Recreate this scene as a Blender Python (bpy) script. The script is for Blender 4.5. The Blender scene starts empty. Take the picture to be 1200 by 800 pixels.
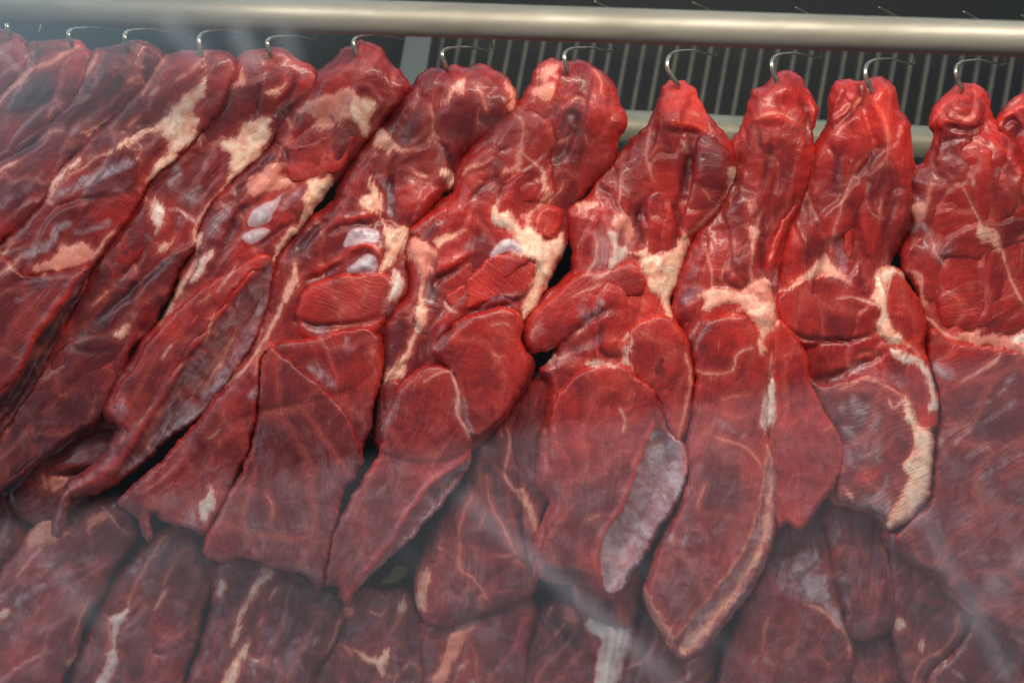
import bpy, math
import numpy as np
from mathutils import Vector, Matrix

scene = bpy.context.scene
COL = scene.collection
D2R = math.pi / 180

# ------------------------------------------------------------------ camera
PITCH = 30.7 * D2R
TARGET = np.array([0.0, 0.0, 0.60])
FWD = np.array([0.0, math.cos(PITCH), -math.sin(PITCH)])
RIGHT = np.array([1.0, 0.0, 0.0])
UP = np.array([0.0, math.sin(PITCH), math.cos(PITCH)])
CAM = TARGET - FWD * 1.86
TAN = 0.36                                    # 18 mm / 50 mm
M_PX = 0.00115                                # metres that one traced unit of height is worth
PLANE_N = np.array([0.0, -math.cos(20 * D2R), math.sin(20 * D2R)])   # the leaning plane the cuts hang in


def ray(px, py):
    px = np.asarray(px, float); py = np.asarray(py, float)
    a = (px - 600.0) / 600.0 * TAN
    b = -(py - 400.0) / 600.0 * TAN
    return FWD + a[..., None] * RIGHT + b[..., None] * UP


def on_plane(px, py, h=0.0):
    """point of the hanging plane that a traced sample lies on, raised by h towards the viewer's side"""
    r = ray(px, py)
    t = ((TARGET - CAM) @ PLANE_N) / (r @ PLANE_N)
    p = CAM + r * t[..., None]
    n = -r / np.linalg.norm(r, axis=-1, keepdims=True)
    return p + n * (np.asarray(h) * 1.0)[..., None]


def at(px, py, depth):
    """point at a given distance along the viewing axis"""
    return CAM + ray(np.array(px), np.array(py)) * depth


# ------------------------------------------------------------------ small numeric tools
_rng = np.random.RandomState(7)
_perm = np.concatenate([_rng.permutation(256)] * 2)
_gang = _rng.rand(256) * 2 * math.pi
_gx, _gy = np.cos(_gang), np.sin(_gang)


def noise(x, y, seed=0):
    x = x + seed * 37.17; y = y + seed * 91.73
    xi = np.floor(x).astype(int); yi = np.floor(y).astype(int)
    xf = x - xi; yf = y - yi
    u = xf * xf * xf * (xf * (xf * 6 - 15) + 10); v = yf * yf * yf * (yf * (yf * 6 - 15) + 10)
    xi &= 255; yi &= 255

    def g(ix, iy, dx, dy):
        k = _perm[_perm[ix & 255] + (iy & 255)]
        return _gx[k] * dx + _gy[k] * dy
    a = g(xi, yi, xf, yf); b = g(xi + 1, yi, xf - 1, yf)
    c = g(xi, yi + 1, xf, yf - 1); d = g(xi + 1, yi + 1, xf - 1, yf - 1)
    return (a + u * (b - a)) + v * ((c + u * (d - c)) - (a + u * (b - a)))


def P(s):
    return np.array([[float(q) for q in t.split()] for t in s.split(',') if t.strip()])


def spline(pts, closed=True, n=5):
    pts = np.asarray(pts, float)
    m = len(pts)
    if m < 3 and not closed:
        t = np.linspace(0, 1, n * 2)[:, None]
        return pts[0] * (1 - t) + pts[-1] * t
    if closed:
        q = np.vstack([pts[-1], pts, pts[0], pts[1]]); cnt = m
    else:
        q = np.vstack([2 * pts[0] - pts[1], pts, 2 * pts[-1] - pts[-2]]); cnt = m - 1
    out = []
    for i in range(cnt):
        p0, p1, p2, p3 = q[i], q[i + 1], q[i + 2], q[i + 3]
        for k in range(n):
            t = k / n
            out.append(0.5 * (2 * p1 + (p2 - p0) * t + (2 * p0 - 5 * p1 + 4 * p2 - p3) * t * t
                              + (3 * p1 - p0 - 3 * p2 + p3) * t ** 3))
    if not closed:
        out.append(pts[-1])
    return np.array(out)


def seg_dist(X, Y, A, B):
    """distance to nearest of the segments A[i]-B[i]; also the running fraction along them"""
    n = X.size
    best = np.full(n, 1e9); frac = np.zeros(n)
    m = len(A)
    for i in range(m):
        ax, ay = A[i]; bx, by = B[i]
        dx, dy = bx - ax, by - ay
        L = dx * dx + dy * dy + 1e-9
        t = np.clip(((X - ax) * dx + (Y - ay) * dy) / L, 0, 1)
        d = (X - ax - t * dx) ** 2 + (Y - ay - t * dy) ** 2
        k = d < best
        best[k] = d[k]; frac[k] = (i + t[k]) / m
    return np.sqrt(best), frac


def inside(X, Y, poly):
    c = np.zeros(X.size, bool)
    x0, y0 = poly[:, 0], poly[:, 1]
    x1, y1 = np.roll(x0, -1), np.roll(y0, -1)
    for i in range(len(poly)):
        if y0[i] == y1[i]:
            continue
        k = ((y0[i] > Y) != (y1[i] > Y)) & (X < (x1[i] - x0[i]) * (Y - y0[i]) / (y1[i] - y0[i]) + x0[i])
        c ^= k
    return c


def sdf(X, Y, poly, far=60):
    """signed distance to a polygon, positive inside; -far away from it"""
    out = np.full(X.size, -float(far))
    k = np.where((X > poly[:, 0].min() - far) & (X < poly[:, 0].max() + far)
                 & (Y > poly[:, 1].min() - far) & (Y < poly[:, 1].max() + far))[0]
    if k.size:
        d, _ = seg_dist(X[k], Y[k], poly, np.roll(poly, -1, axis=0))
        out[k] = np.where(inside(X[k], Y[k], poly), d, -d)
    return out


def line_d(X, Y, pts, far=30):
    out = np.full(X.size, float(far)); fr = np.zeros(X.size)
    k = np.where((X > pts[:, 0].min() - far) & (X < pts[:, 0].max() + far)
                 & (Y > pts[:, 1].min() - far) & (Y < pts[:, 1].max() + far))[0]
    if k.size:
        d, f = seg_dist(X[k], Y[k], pts[:-1], pts[1:])
        out[k] = np.minimum(d, far); fr[k] = f
    return out, fr


def sstep(a, b, x):
    t = np.clip((x - a) / (b - a), 0, 1)
    return t * t * (3 - 2 * t)


# ------------------------------------------------------------------ materials
class N:
    def __init__(self, name):
        self.mat = bpy.data.materials.new(name); self.mat.use_nodes = True
        self.t = self.mat.node_tree; self.t.nodes.clear()

    def n(self, kind, **kw):
        nd = self.t.nodes.new(kind)
        for k, v in kw.items():
            setattr(nd, k, v)
        return nd

    def l(self, a, b):
        self.t.links.new(a, b)

    def put(self, sock, v):
        if hasattr(v, 'links') or hasattr(v, 'is_output'):
            self.l(v, sock)
        else:
            sock.default_value = v

    def math(self, op, a, b=0.0, c=0.0, clamp=False):
        m = self.n('ShaderNodeMath', operation=op, use_clamp=clamp)
        self.put(m.inputs[0], a); self.put(m.inputs[1], b); self.put(m.inputs[2], c)
        return m.outputs[0]

    def mix(self, f, a, b):
        m = self.n('ShaderNodeMix', data_type='RGBA')
        self.put(m.inputs[0], f)
        self.put(m.inputs[6], a if not isinstance(a, tuple) else (*a, 1)[:4])
        self.put(m.inputs[7], b if not isinstance(b, tuple) else (*b, 1)[:4])
        return m.outputs[2]

    def smooth(self, v, a, b, lo=0.0, hi=1.0):
        m = self.n('ShaderNodeMapRange', interpolation_type='SMOOTHSTEP')
        self.put(m.inputs[0], v); m.inputs[1].default_value = a; m.inputs[2].default_value = b
        m.inputs[3].default_value = lo; m.inputs[4].default_value = hi
        return m.outputs[0]

    def attr(self, name):
        return self.n('ShaderNodeAttribute', attribute_name=name)

    def noise(self, vec, scale, detail=3.0, rough=0.55, dist=0.0):
        m = self.n('ShaderNodeTexNoise')
        self.put(m.inputs['Vector'], vec)
        m.inputs['Scale'].default_value = scale; m.inputs['Detail'].default_value = detail
        m.inputs['Roughness'].default_value = rough; m.inputs['Distortion'].default_value = dist
        return m.outputs['Fac']

    def scale(self, vec, s):
        m = self.n('ShaderNodeMapping'); self.l(vec, m.inputs['Vector'])
        m.inputs['Scale'].default_value = s
        return m.outputs[0]

    def out(self, shader):
        o = self.n('ShaderNodeOutputMaterial'); self.l(shader, o.inputs['Surface'])


def meat_material():
    m = N('raw_beef')
    flow = m.attr('flow').outputs['Vector']
    tone = m.attr('tone').outputs['Fac']; edge = m.attr('edge').outputs['Fac']
    fat = m.attr('fat').outputs['Fac']; hue = m.attr('hue').outputs['Fac']
    memb = m.attr('memb').outputs['Fac']; knob = m.attr('knob').outputs['Fac']
    iso = m.scale(flow, (1, 1, 1))
    fib = m.scale(flow, (0.010, 0.20, 1))          # long along the grain, narrow across it
    fib2 = m.scale(flow, (0.028, 0.42, 1))
    n_big = m.noise(iso, 0.016, 4, 0.6)
    n_mid = m.noise(iso, 0.06, 4, 0.6, 0.4)
    n_fine = m.noise(iso, 0.35, 3, 0.6)
    n_fib = m.noise(fib, 1.0, 3, 0.6)
    n_fib2 = m.noise(fib2, 1.0, 3, 0.6)
    n_fib3 = m.noise(m.scale(flow, (0.06, 0.95, 1)), 1.0, 2, 0.5)
    # lean meat
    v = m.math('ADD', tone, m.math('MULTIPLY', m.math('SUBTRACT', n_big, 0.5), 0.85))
    v = m.math('ADD', v, m.math('MULTIPLY', m.math('SUBTRACT', n_mid, 0.5), 0.44))
    v = m.math('ADD', v, m.math('MULTIPLY', m.math('SUBTRACT', n_fib, 0.5), 0.16))
    v = m.math('ADD', v, m.math('MULTIPLY', m.math('SUBTRACT', n_fib2, 0.5), 0.16))
    v = m.math('ADD', v, m.math('MULTIPLY', m.math('SUBTRACT', n_fine, 0.5), 0.22))
    v = m.math('ADD', v, m.math('MULTIPLY', m.math('SUBTRACT', n_fib3, 0.5), 0.20))
    v = m.math('ADD', v, m.math('MULTIPLY', edge, 0.26))
    rp = m.n('ShaderNodeValToRGB'); m.l(v, rp.inputs[0])
    cr = rp.color_ramp
    cr.elements[0].position = 0.0; cr.elements[0].color = (0.055, 0.0040, 0.0080, 1)
    cr.elements[1].position = 1.0; cr.elements[1].color = (0.68, 0.052, 0.026, 1)
    e = cr.elements.new(0.36); e.color = (0.180, 0.0085, 0.0100, 1)
    e = cr.elements.new(0.66); e.color = (0.43, 0.0165, 0.0108, 1)
    lean = rp.outputs[0]
    # thin silver film and pale flecks
    mm = m.math('MULTIPLY', memb, m.smooth(m.math('ADD', m.math('MULTIPLY', n_fib2, 0.6), m.math('MULTIPLY', n_mid, 0.5)), 0.38, 0.72, 0.30, 1.0), clamp=True)
    film = m.mix(m.smooth(n_mid, 0.35, 0.65), (0.33, 0.155, 0.175), (0.50, 0.40, 0.45))
    c = m.mix(m.math('MULTIPLY', mm, 0.85), lean, film)
    fleck = m.noise(m.scale(flow, (0.045, 0.30, 1)), 1.0, 2, 0.5, 0.6)
    fl = m.math('MULTIPLY', m.smooth(fleck, 0.665, 0.73), m.smooth(n_mid, 0.44, 0.62))
    c = m.mix(m.math('MULTIPLY', fl, 0.40), c, (0.50, 0.20, 0.19))
    # fat: signed distance in traced units, made ragged
    rag = m.math('ADD', m.math('MULTIPLY', m.math('SUBTRACT', n_mid, 0.5), 9.0), m.math('MULTIPLY', m.math('SUBTRACT', n_fine, 0.5), 4.0))
    rag = m.math('ADD', rag, m.math('MULTIPLY', m.math('SUBTRACT', n_fib2, 0.5), 10.0))
    rag = m.math('MULTIPLY', rag, m.attr('ragged').outputs['Fac'])
    fs = m.math('ADD', fat, rag)
    halo = m.smooth(fs, -10.0, 2.0)
    fmask = m.smooth(fs, -2.2, 2.6)
    pink = m.mix(n_mid, (0.56, 0.12, 0.09), (0.86, 0.36, 0.27))
    cream = m.mix(m.smooth(n_mid, 0.35, 0.6), (0.86, 0.38, 0.26), (0.93, 0.63, 0.47))
    white = m.mix(n_mid, (0.56, 0.40, 0.37), (0.80, 0.66, 0.60))
    f1 = m.mix(m.smooth(hue, 0.0, 0.5), pink, cream)
    f2 = m.mix(m.smooth(hue, 0.5, 1.0), f1, white)
    f2 = m.mix(m.math('MULTIPLY', m.smooth(n_mid, 0.56, 0.70), 0.42), f2, (0.60, 0.15, 0.10))
    f2 = m.mix(m.math('MULTIPLY', m.smooth(n_fib2, 0.62, 0.74), 0.3), f2, (0.42, 0.10, 0.09))
    deep = m.smooth(fs, 0.0, 7.0)
    f2 = m.mix(m.math('MULTIPLY', m.math('SUBTRACT', 1.0, deep), 0.55), f2, (0.70, 0.22, 0.16))
    c = m.mix(m.math('MULTIPLY', halo, 0.42), c, (0.56, 0.085, 0.062))
    c = m.mix(fmask, c, f2)
    # cartilage
    ks = m.math('ADD', knob, m.math('MULTIPLY', m.math('SUBTRACT', n_mid, 0.5), 4.0))
    kmask = m.smooth(ks, -1.5, 2.0)
    kc = m.mix(m.smooth(n_mid, 0.36, 0.62), (0.66, 0.60, 0.62), (0.42, 0.28, 0.34))
    kc = m.mix(m.smooth(ks, 1.0, 9.0), (0.50, 0.30, 0.33), kc)
    c = m.mix(kmask, c, kc)
    # wet relief
    b = m.math('ADD', m.math('MULTIPLY', n_fib2, 0.55), m.math('MULTIPLY', n_fine, 0.22))
    b = m.math('ADD', b, m.math('MULTIPLY', n_mid, 1.7))
    b = m.math('ADD', b, m.math('MULTIPLY', n_fib3, 0.30))
    b = m.math('ADD', b, m.math('MULTIPLY', n_fib, 0.35))
    b = m.math('ADD', b, m.math('MULTIPLY', m.math('MULTIPLY', fmask, n_fine), 0.3))
    bump = m.n('ShaderNodeBump'); bump.inputs['Strength'].default_value = 0.55; bump.inputs['Distance'].default_value = 0.0026
    m.l(b, bump.inputs['Height'])
    pb = m.n('ShaderNodeBsdfPrincipled')
    m.l(c, pb.inputs['Base Color']); m.l(bump.outputs[0], pb.inputs['Normal'])
    ro = m.math('ADD', 0.22, m.math('MULTIPLY', n_big, 0.40))
    ro = m.math('SUBTRACT', ro, m.math('MULTIPLY', memb, 0.12))
    m.l(ro, pb.inputs['Roughness'])
    pb.inputs['Specular IOR Level'].default_value = 0.5
    pb.inputs['Coat Weight'].default_value = 0.22; pb.inputs['Coat Roughness'].default_value = 0.09
    pb.inputs['Subsurface Weight'].default_value = SSS
    pb.inputs['Subsurface Radius'].default_value = (1.0, 0.22, 0.15)
    pb.inputs['Subsurface Scale'].default_value = 0.006
    m.out(pb.outputs[0])
    return m.mat




def simple(name, col, rough=0.5, metal=0.0, spot=0.0, spot_col=(0.1, 0.1, 0.1), scale=30.0, bump=0.0, stretch=(1, 1, 1)):
    m = N(name)
    tc = m.n('ShaderNodeTexCoord').outputs['Object']
    v = m.scale(tc, stretch)
    a = m.noise(v, scale, 4, 0.6)
    c = m.mix(m.math('MULTIPLY', m.smooth(a, 0.40, 0.68), spot), col, spot_col)
    pb = m.n('ShaderNodeBsdfPrincipled')
    m.l(c, pb.inputs['Base Color'])
    m.l(m.math('ADD', rough, m.math('MULTIPLY', m.math('SUBTRACT', a, 0.5), 0.25)), pb.inputs['Roughness'])
    pb.inputs['Metallic'].default_value = metal
    if bump:
        bp = m.n('ShaderNodeBump'); bp.inputs['Strength'].default_value = bump; bp.inputs['Distance'].default_value = 0.001
        m.l(a, bp.inputs['Height']); m.l(bp.outputs[0], pb.inputs['Normal'])
    m.out(pb.outputs[0])
    return m.mat


# ------------------------------------------------------------------ mesh tools
def mesh_object(name, V, F, mat, parent=None, attrs=None, normals=None, smooth=True):
    """V (n,3); F list/array of quads (m,4) or list of polygons"""
    me = bpy.data.meshes.new(name)
    V = np.asarray(V, np.float32)
    if isinstance(F, np.ndarray):
        nf = len(F); k = F.shape[1]
        me.vertices.add(len(V)); me.vertices.foreach_set('co', V.ravel())
        me.loops.add(nf * k); me.loops.foreach_set('vertex_index', F.astype(np.int32).ravel())
        me.polygons.add(nf)
        me.polygons.foreach_set('loop_start', np.arange(0, nf * k, k, dtype=np.int32))
        me.update(calc_edges=True)
        me.validate()
    else:
        me.from_pydata(V.tolist(), [], F); me.update()
    me.polygons.foreach_set('use_smooth', np.full(len(me.polygons), smooth))
    for an, (typ, data) in (attrs or {}).items():
        a = me.attributes.new(an, typ, 'POINT')
        a.data.foreach_set('vector' if typ == 'FLOAT_VECTOR' else 'value', np.asarray(data, np.float32).ravel())
    if normals is not None:
        me.normals_split_custom_set_from_vertices(np.asarray(normals, np.float32))
    me.materials.append(mat)
    o = bpy.data.objects.new(name, me); COL.objects.link(o)
    if parent is not None:
        o.parent = parent
        o.matrix_parent_inverse = Matrix.Translation(parent.location).inverted()
    return o


def tube_mesh(points, radii, seg=12, cap=True):
    pts = [Vector(p) for p in points]
    if np.isscalar(radii):
        radii = [radii] * len(pts)
    V, F = [], []
    up = None
    for i, p in enumerate(pts):
        d = (pts[min(i + 1, len(pts) - 1)] - pts[max(i - 1, 0)]).normalized()
        if up is None:
            up = d.orthogonal().normalized()
        up = (up - d * up.dot(d)).normalized()
        s = d.cross(up)
        for k in range(seg):
            a = 2 * math.pi * k / seg
            V.append(tuple(p + (up * math.cos(a) + s * math.sin(a)) * radii[i]))
    for i in range(len(pts) - 1):
        for k in range(seg):
            F.append((i * seg + k, i * seg + (k + 1) % seg, (i + 1) * seg + (k + 1) % seg, (i + 1) * seg + k))
    if cap:
        F.append(tuple(range(seg))[::-1]); F.append(tuple((len(pts) - 1) * seg + k for k in range(seg)))
    return V, F


def smooth_path(pts, n=8):
    pts = [np.asarray(p, float) for p in pts]
    q = [2 * pts[0] - pts[1]] + pts + [2 * pts[-1] - pts[-2]]
    out = []
    for i in range(len(pts) - 1):
        p0, p1, p2, p3 = q[i:i + 4]
        for k in range(n):
            t = k / n
            out.append(0.5 * (2 * p1 + (p2 - p0) * t + (2 * p0 - 5 * p1 + 4 * p2 - p3) * t * t + (3 * p1 - p0 - 3 * p2 + p3) * t ** 3))
    out.append(pts[-1])
    return out


def empty(name, loc, label, cat, group=None):
    o = bpy.data.objects.new(name, None); COL.objects.link(o)
    o.location = Vector([float(v) for v in loc]); o.empty_display_size = 0.03
    o['label'] = label; o['category'] = cat
    if group:
        o['group'] = group
    return o


def tag(o, label, cat, group=None):
    o['label'] = label; o['category'] = cat
    if group:
        o['group'] = group
    return o


# ------------------------------------------------------------------ building a cut of meat
STEP = 2.5
HUES = {'p': 0.0, 'o': 0.25, 'c': 0.5, 't': 0.62, 'w': 1.0}


def features(X, Y, feats, seed):
    n = X.size
    fat = np.full(n, -14.0); hue = np.full(n, 0.5); memb = np.zeros(n); tone = np.zeros(n)
    knob = np.full(n, -14.0); dz = np.zeros(n); rag = np.ones(n)
    wx = noise(X / 17, Y / 17, seed) * 5 + noise(X / 6, Y / 6, seed + 3) * 1.8
    wy = noise(X / 17, Y / 17, seed + 11) * 5 + noise(X / 6, Y / 6, seed + 13) * 1.8
    for f in feats:
        k = f[0]
        if k == 'F':                                   # patch of fat
            s = sdf(X + wx, Y + wy, spline(P(f[1]), True, 3), 16)
            hv = HUES[f[2]]
            b = s > fat
            hue[b] = hv; fat = np.maximum(fat, s); rag[b] = 1.0
            th = 0.5 * f[3] if len(f) > 3 else 1.5
            dz += sstep(-2, 6, s) * (th + 1.0 * noise(X / 7, Y / 7, seed + 5) + 1.8 * noise(X / 16, Y / 16, seed + 6))
        elif k == 'V':                                 # thin seam of fat
            d, fr = line_d(X + wx * 0.5, Y + wy * 0.5, spline(P(f[1]), False, 4), 16)
            w = f[2] * (0.35 + 0.65 * np.sin(np.clip(fr, 0.02, 0.98) * math.pi) ** 0.6) * (1 + 0.9 * noise(X / 11, Y / 11, seed + 8))
            s = w * 0.36 + 0.2 - d
            b = s > fat
            hue[b] = HUES[f[3]]; fat = np.maximum(fat, s); rag[b] = 0.22
            dz += np.exp(-(d / (f[2] * 0.8 + 1)) ** 2) * 0.35
        elif k == 'M':                                 # silver film, polygon
            s = sdf(X + wx * 1.5, Y + wy * 1.5, spline(P(f[1]), True, 3), 16)
            memb = np.maximum(memb, sstep(-5, 6, s) * f[2])
        elif k == 'L':                                 # silver film, line
            d, fr = line_d(X + wx, Y + wy, spline(P(f[1]), False, 4), 30)
            memb = np.maximum(memb, sstep(f[2], f[2] * 0.25, d) * f[3])
        elif k == 'B':                                 # lighter or darker area
            x, y, rx, ry, a, v = f[1:7]
            c, s_ = math.cos(a * D2R), math.sin(a * D2R)
            u = ((X - x) * c + (Y - y) * s_) / rx; w = (-(X - x) * s_ + (Y - y) * c) / ry
            tone += v * np.exp(-(u * u + w * w))
        elif k == 'H':                                 # swelling
            x, y, rx, ry, a, v = f[1:7]
            c, s_ = math.cos(a * D2R), math.sin(a * D2R)
            u = ((X - x) * c + (Y - y) * s_) / rx; w = (-(X - x) * s_ + (Y - y) * c) / ry
            dz += v * np.exp(-(u * u + w * w))
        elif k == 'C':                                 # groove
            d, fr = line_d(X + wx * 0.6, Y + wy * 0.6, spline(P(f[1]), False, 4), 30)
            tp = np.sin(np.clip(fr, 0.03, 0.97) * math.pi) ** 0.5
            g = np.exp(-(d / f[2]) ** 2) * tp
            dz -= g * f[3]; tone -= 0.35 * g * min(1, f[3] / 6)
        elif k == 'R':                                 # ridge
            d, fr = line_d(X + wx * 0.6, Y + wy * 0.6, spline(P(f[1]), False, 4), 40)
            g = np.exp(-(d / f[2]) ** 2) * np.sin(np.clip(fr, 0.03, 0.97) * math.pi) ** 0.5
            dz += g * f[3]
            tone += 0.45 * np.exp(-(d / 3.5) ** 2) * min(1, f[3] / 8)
        elif k == 'S':                                 # flank that falls away, covered by film
            s = sdf(X + wx * 0.5, Y + wy * 0.5, spline(P(f[1]), True, 3), 40)
            dz -= np.clip(s + 1, 0, 40) * f[2] * 1.45
            memb = np.maximum(memb, sstep(-1, 5, s) * f[3])
            tone += (f[4] if len(f) > 4 else -0.1) * sstep(-1, 3, s)
        elif k == 'K':                                 # cartilage
            s = sdf(X + wx * 0.4, Y + wy * 0.4, spline(P(f[1]), True, 3), 16)
            knob = np.maximum(knob, s)
            dz += sstep(-3, 9, s) * 3.5
        elif k == 'D':                                 # stretch of another shade, polygon
            s = sdf(X + wx, Y + wy, spline(P(f[1]), True, 3), 16)
            tone += f[2] * sstep(-4, 4, s)
    return fat, hue, memb, tone, knob, dz, rag


def sheet(poly, seed, step=STEP, ragged=1.0, grow=0.0):
    """grid of samples filling an outline, its border laid exactly on the outline"""
    sp = spline(P(poly) if isinstance(poly, str) else poly, True, 5)
    x0, y0 = sp.min(0) - 8; x1, y1 = sp.max(0) + 8
    x0, y0 = max(x0, -70), max(y0, -30); x1, y1 = min(x1, 1270), min(y1, 850)
    gx = np.arange(x0, x1, step); gy = np.arange(y0, y1, step)
    X, Y = np.meshgrid(gx, gy)
    sh = X.shape
    x, y = X.ravel(), Y.ravel()
    d = sdf(x, y, sp, 120).reshape(sh)
    d = d + grow
    d = d + ragged * (noise(X / 34, Y / 34, seed) * 4.0 + noise(X / 13, Y / 13, seed + 1) * 2.4 + noise(X / 6, Y / 6, seed + 2) * 1.3 - 1.5 * np.abs(noise(X / 11, Y / 11, seed + 9)) + 0.4)
    gyy, gxx = np.gradient(d, step)
    gl = np.sqrt(gxx ** 2 + gyy ** 2) + 1e-6
    ok = d > -0.75 * step
    cell = ok[:-1, :-1] & ok[1:, :-1] & ok[:-1, 1:] & ok[1:, 1:]
    used = np.zeros(sh, bool)
    used[:-1, :-1] |= cell; used[1:, :-1] |= cell; used[:-1, 1:] |= cell; used[1:, 1:] |= cell
    # border samples: slide to the outline
    cnt = np.zeros(sh, int)
    cnt[:-1, :-1] += cell; cnt[1:, :-1] += cell; cnt[:-1, 1:] += cell; cnt[1:, 1:] += cell
    bord = used & (cnt < 4)
    mv = np.where(bord, np.clip(d, -step, step), 0)
    X = X - gxx / gl * mv; Y = Y - gyy / gl * mv
    d = np.where(bord, 0.0, np.maximum(d, 0))
    idx = -np.ones(sh, int); idx[used] = np.arange(used.sum())
    ci, cj = np.where(cell)
    quads = np.stack([idx[ci, cj], idx[ci + 1, cj], idx[ci + 1, cj + 1], idx[ci, cj + 1]], 1)
    return X[used], Y[used], d[used], quads, (gxx / gl)[used], (gyy / gl)[used]


def bundles(U, W, cu, cw, seed):
    """muscle bundles: soft cells, long along the grain; relief, shade and distance to the seam between two of them"""
    p = U / cu + noise(U / cu * 0.9, W / cw * 0.9, seed + 31) * 0.55
    q = W / cw + noise(U / cu * 0.9, W / cw * 0.9, seed + 32) * 0.55
    p += noise(U / 9, W / 9, seed + 33) * 0.05; q += noise(U / 9, W / 9, seed + 34) * 0.09
    pi, qi = np.floor(p).astype(int), np.floor(q).astype(int)
    sw = np.zeros(p.size); sv = np.zeros(p.size); stn = np.zeros(p.size)
    f1 = np.full(p.size, 9.0); f2 = np.full(p.size, 9.0); i1 = np.zeros(p.size, int)
    for a in (-1, 0, 1):
        for b in (-1, 0, 1):
            ci, cj = pi + a, qi + b
            k = _perm[(_perm[(ci + seed) & 255] + cj) & 255]
            rx, ry = (k * 7 % 256) / 256.0, (k * 13 % 256) / 256.0
            cx, cy = ci + 0.5 + (rx - .5) * 0.9, cj + 0.5 + (ry - .5) * 0.9
            d = np.sqrt((p - cx) ** 2 + (q - cy) ** 2)
            w = np.exp(-d * 14)
            off = (k * 29 % 256) / 128.0 - 1; tx = (k * 53 % 256) / 128.0 - 1; ty = (k * 71 % 256) / 128.0 - 1
            sv += w * (off + tx * (p - cx) * 1.1 + ty * (q - cy) * 1.6 - 0.9 * (q - cy) ** 2); stn += w * ((k * 97 % 256) / 128.0 - 1); sw += w
            n1 = d < f1
            f2 = np.where(n1, f1, np.minimum(f2, d)); f1 = np.where(n1, d, f1); i1 = np.where(n1, k, i1)
    return sv / (sw + 1e-12), stn / (sw + 1e-12), f2 - f1


def prof(d, R):
    t = np.clip(d / R, 0, 1)
    return np.sqrt(np.clip(1 - (1 - t) ** 2, 0, 1))


def vnormals(V, F):
    n = np.zeros_like(V)
    fn = np.cross(V[F[:, 2]] - V[F[:, 0]], V[F[:, 3]] - V[F[:, 1]])
    for k in range(4):
        np.add.at(n, F[:, k], fn)
    return n / (np.linalg.norm(n, axis=1, keepdims=True) + 1e-12)


def islands(F, faces, nv):
    """groups of faces that hang together"""
    if len(faces) == 0:
        return []
    Q = F[faces]
    lb = np.arange(nv)
    while True:
        m = lb[Q].min(1)
        new = lb.copy()
        for k in range(Q.shape[1]):
            np.minimum.at(new, Q[:, k], m)
        new = new[new]
        if (new == lb).all():
            break
        lb = new
    r = lb[Q[:, 0]]
    return [faces[r == u] for u in np.unique(r)]


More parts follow.
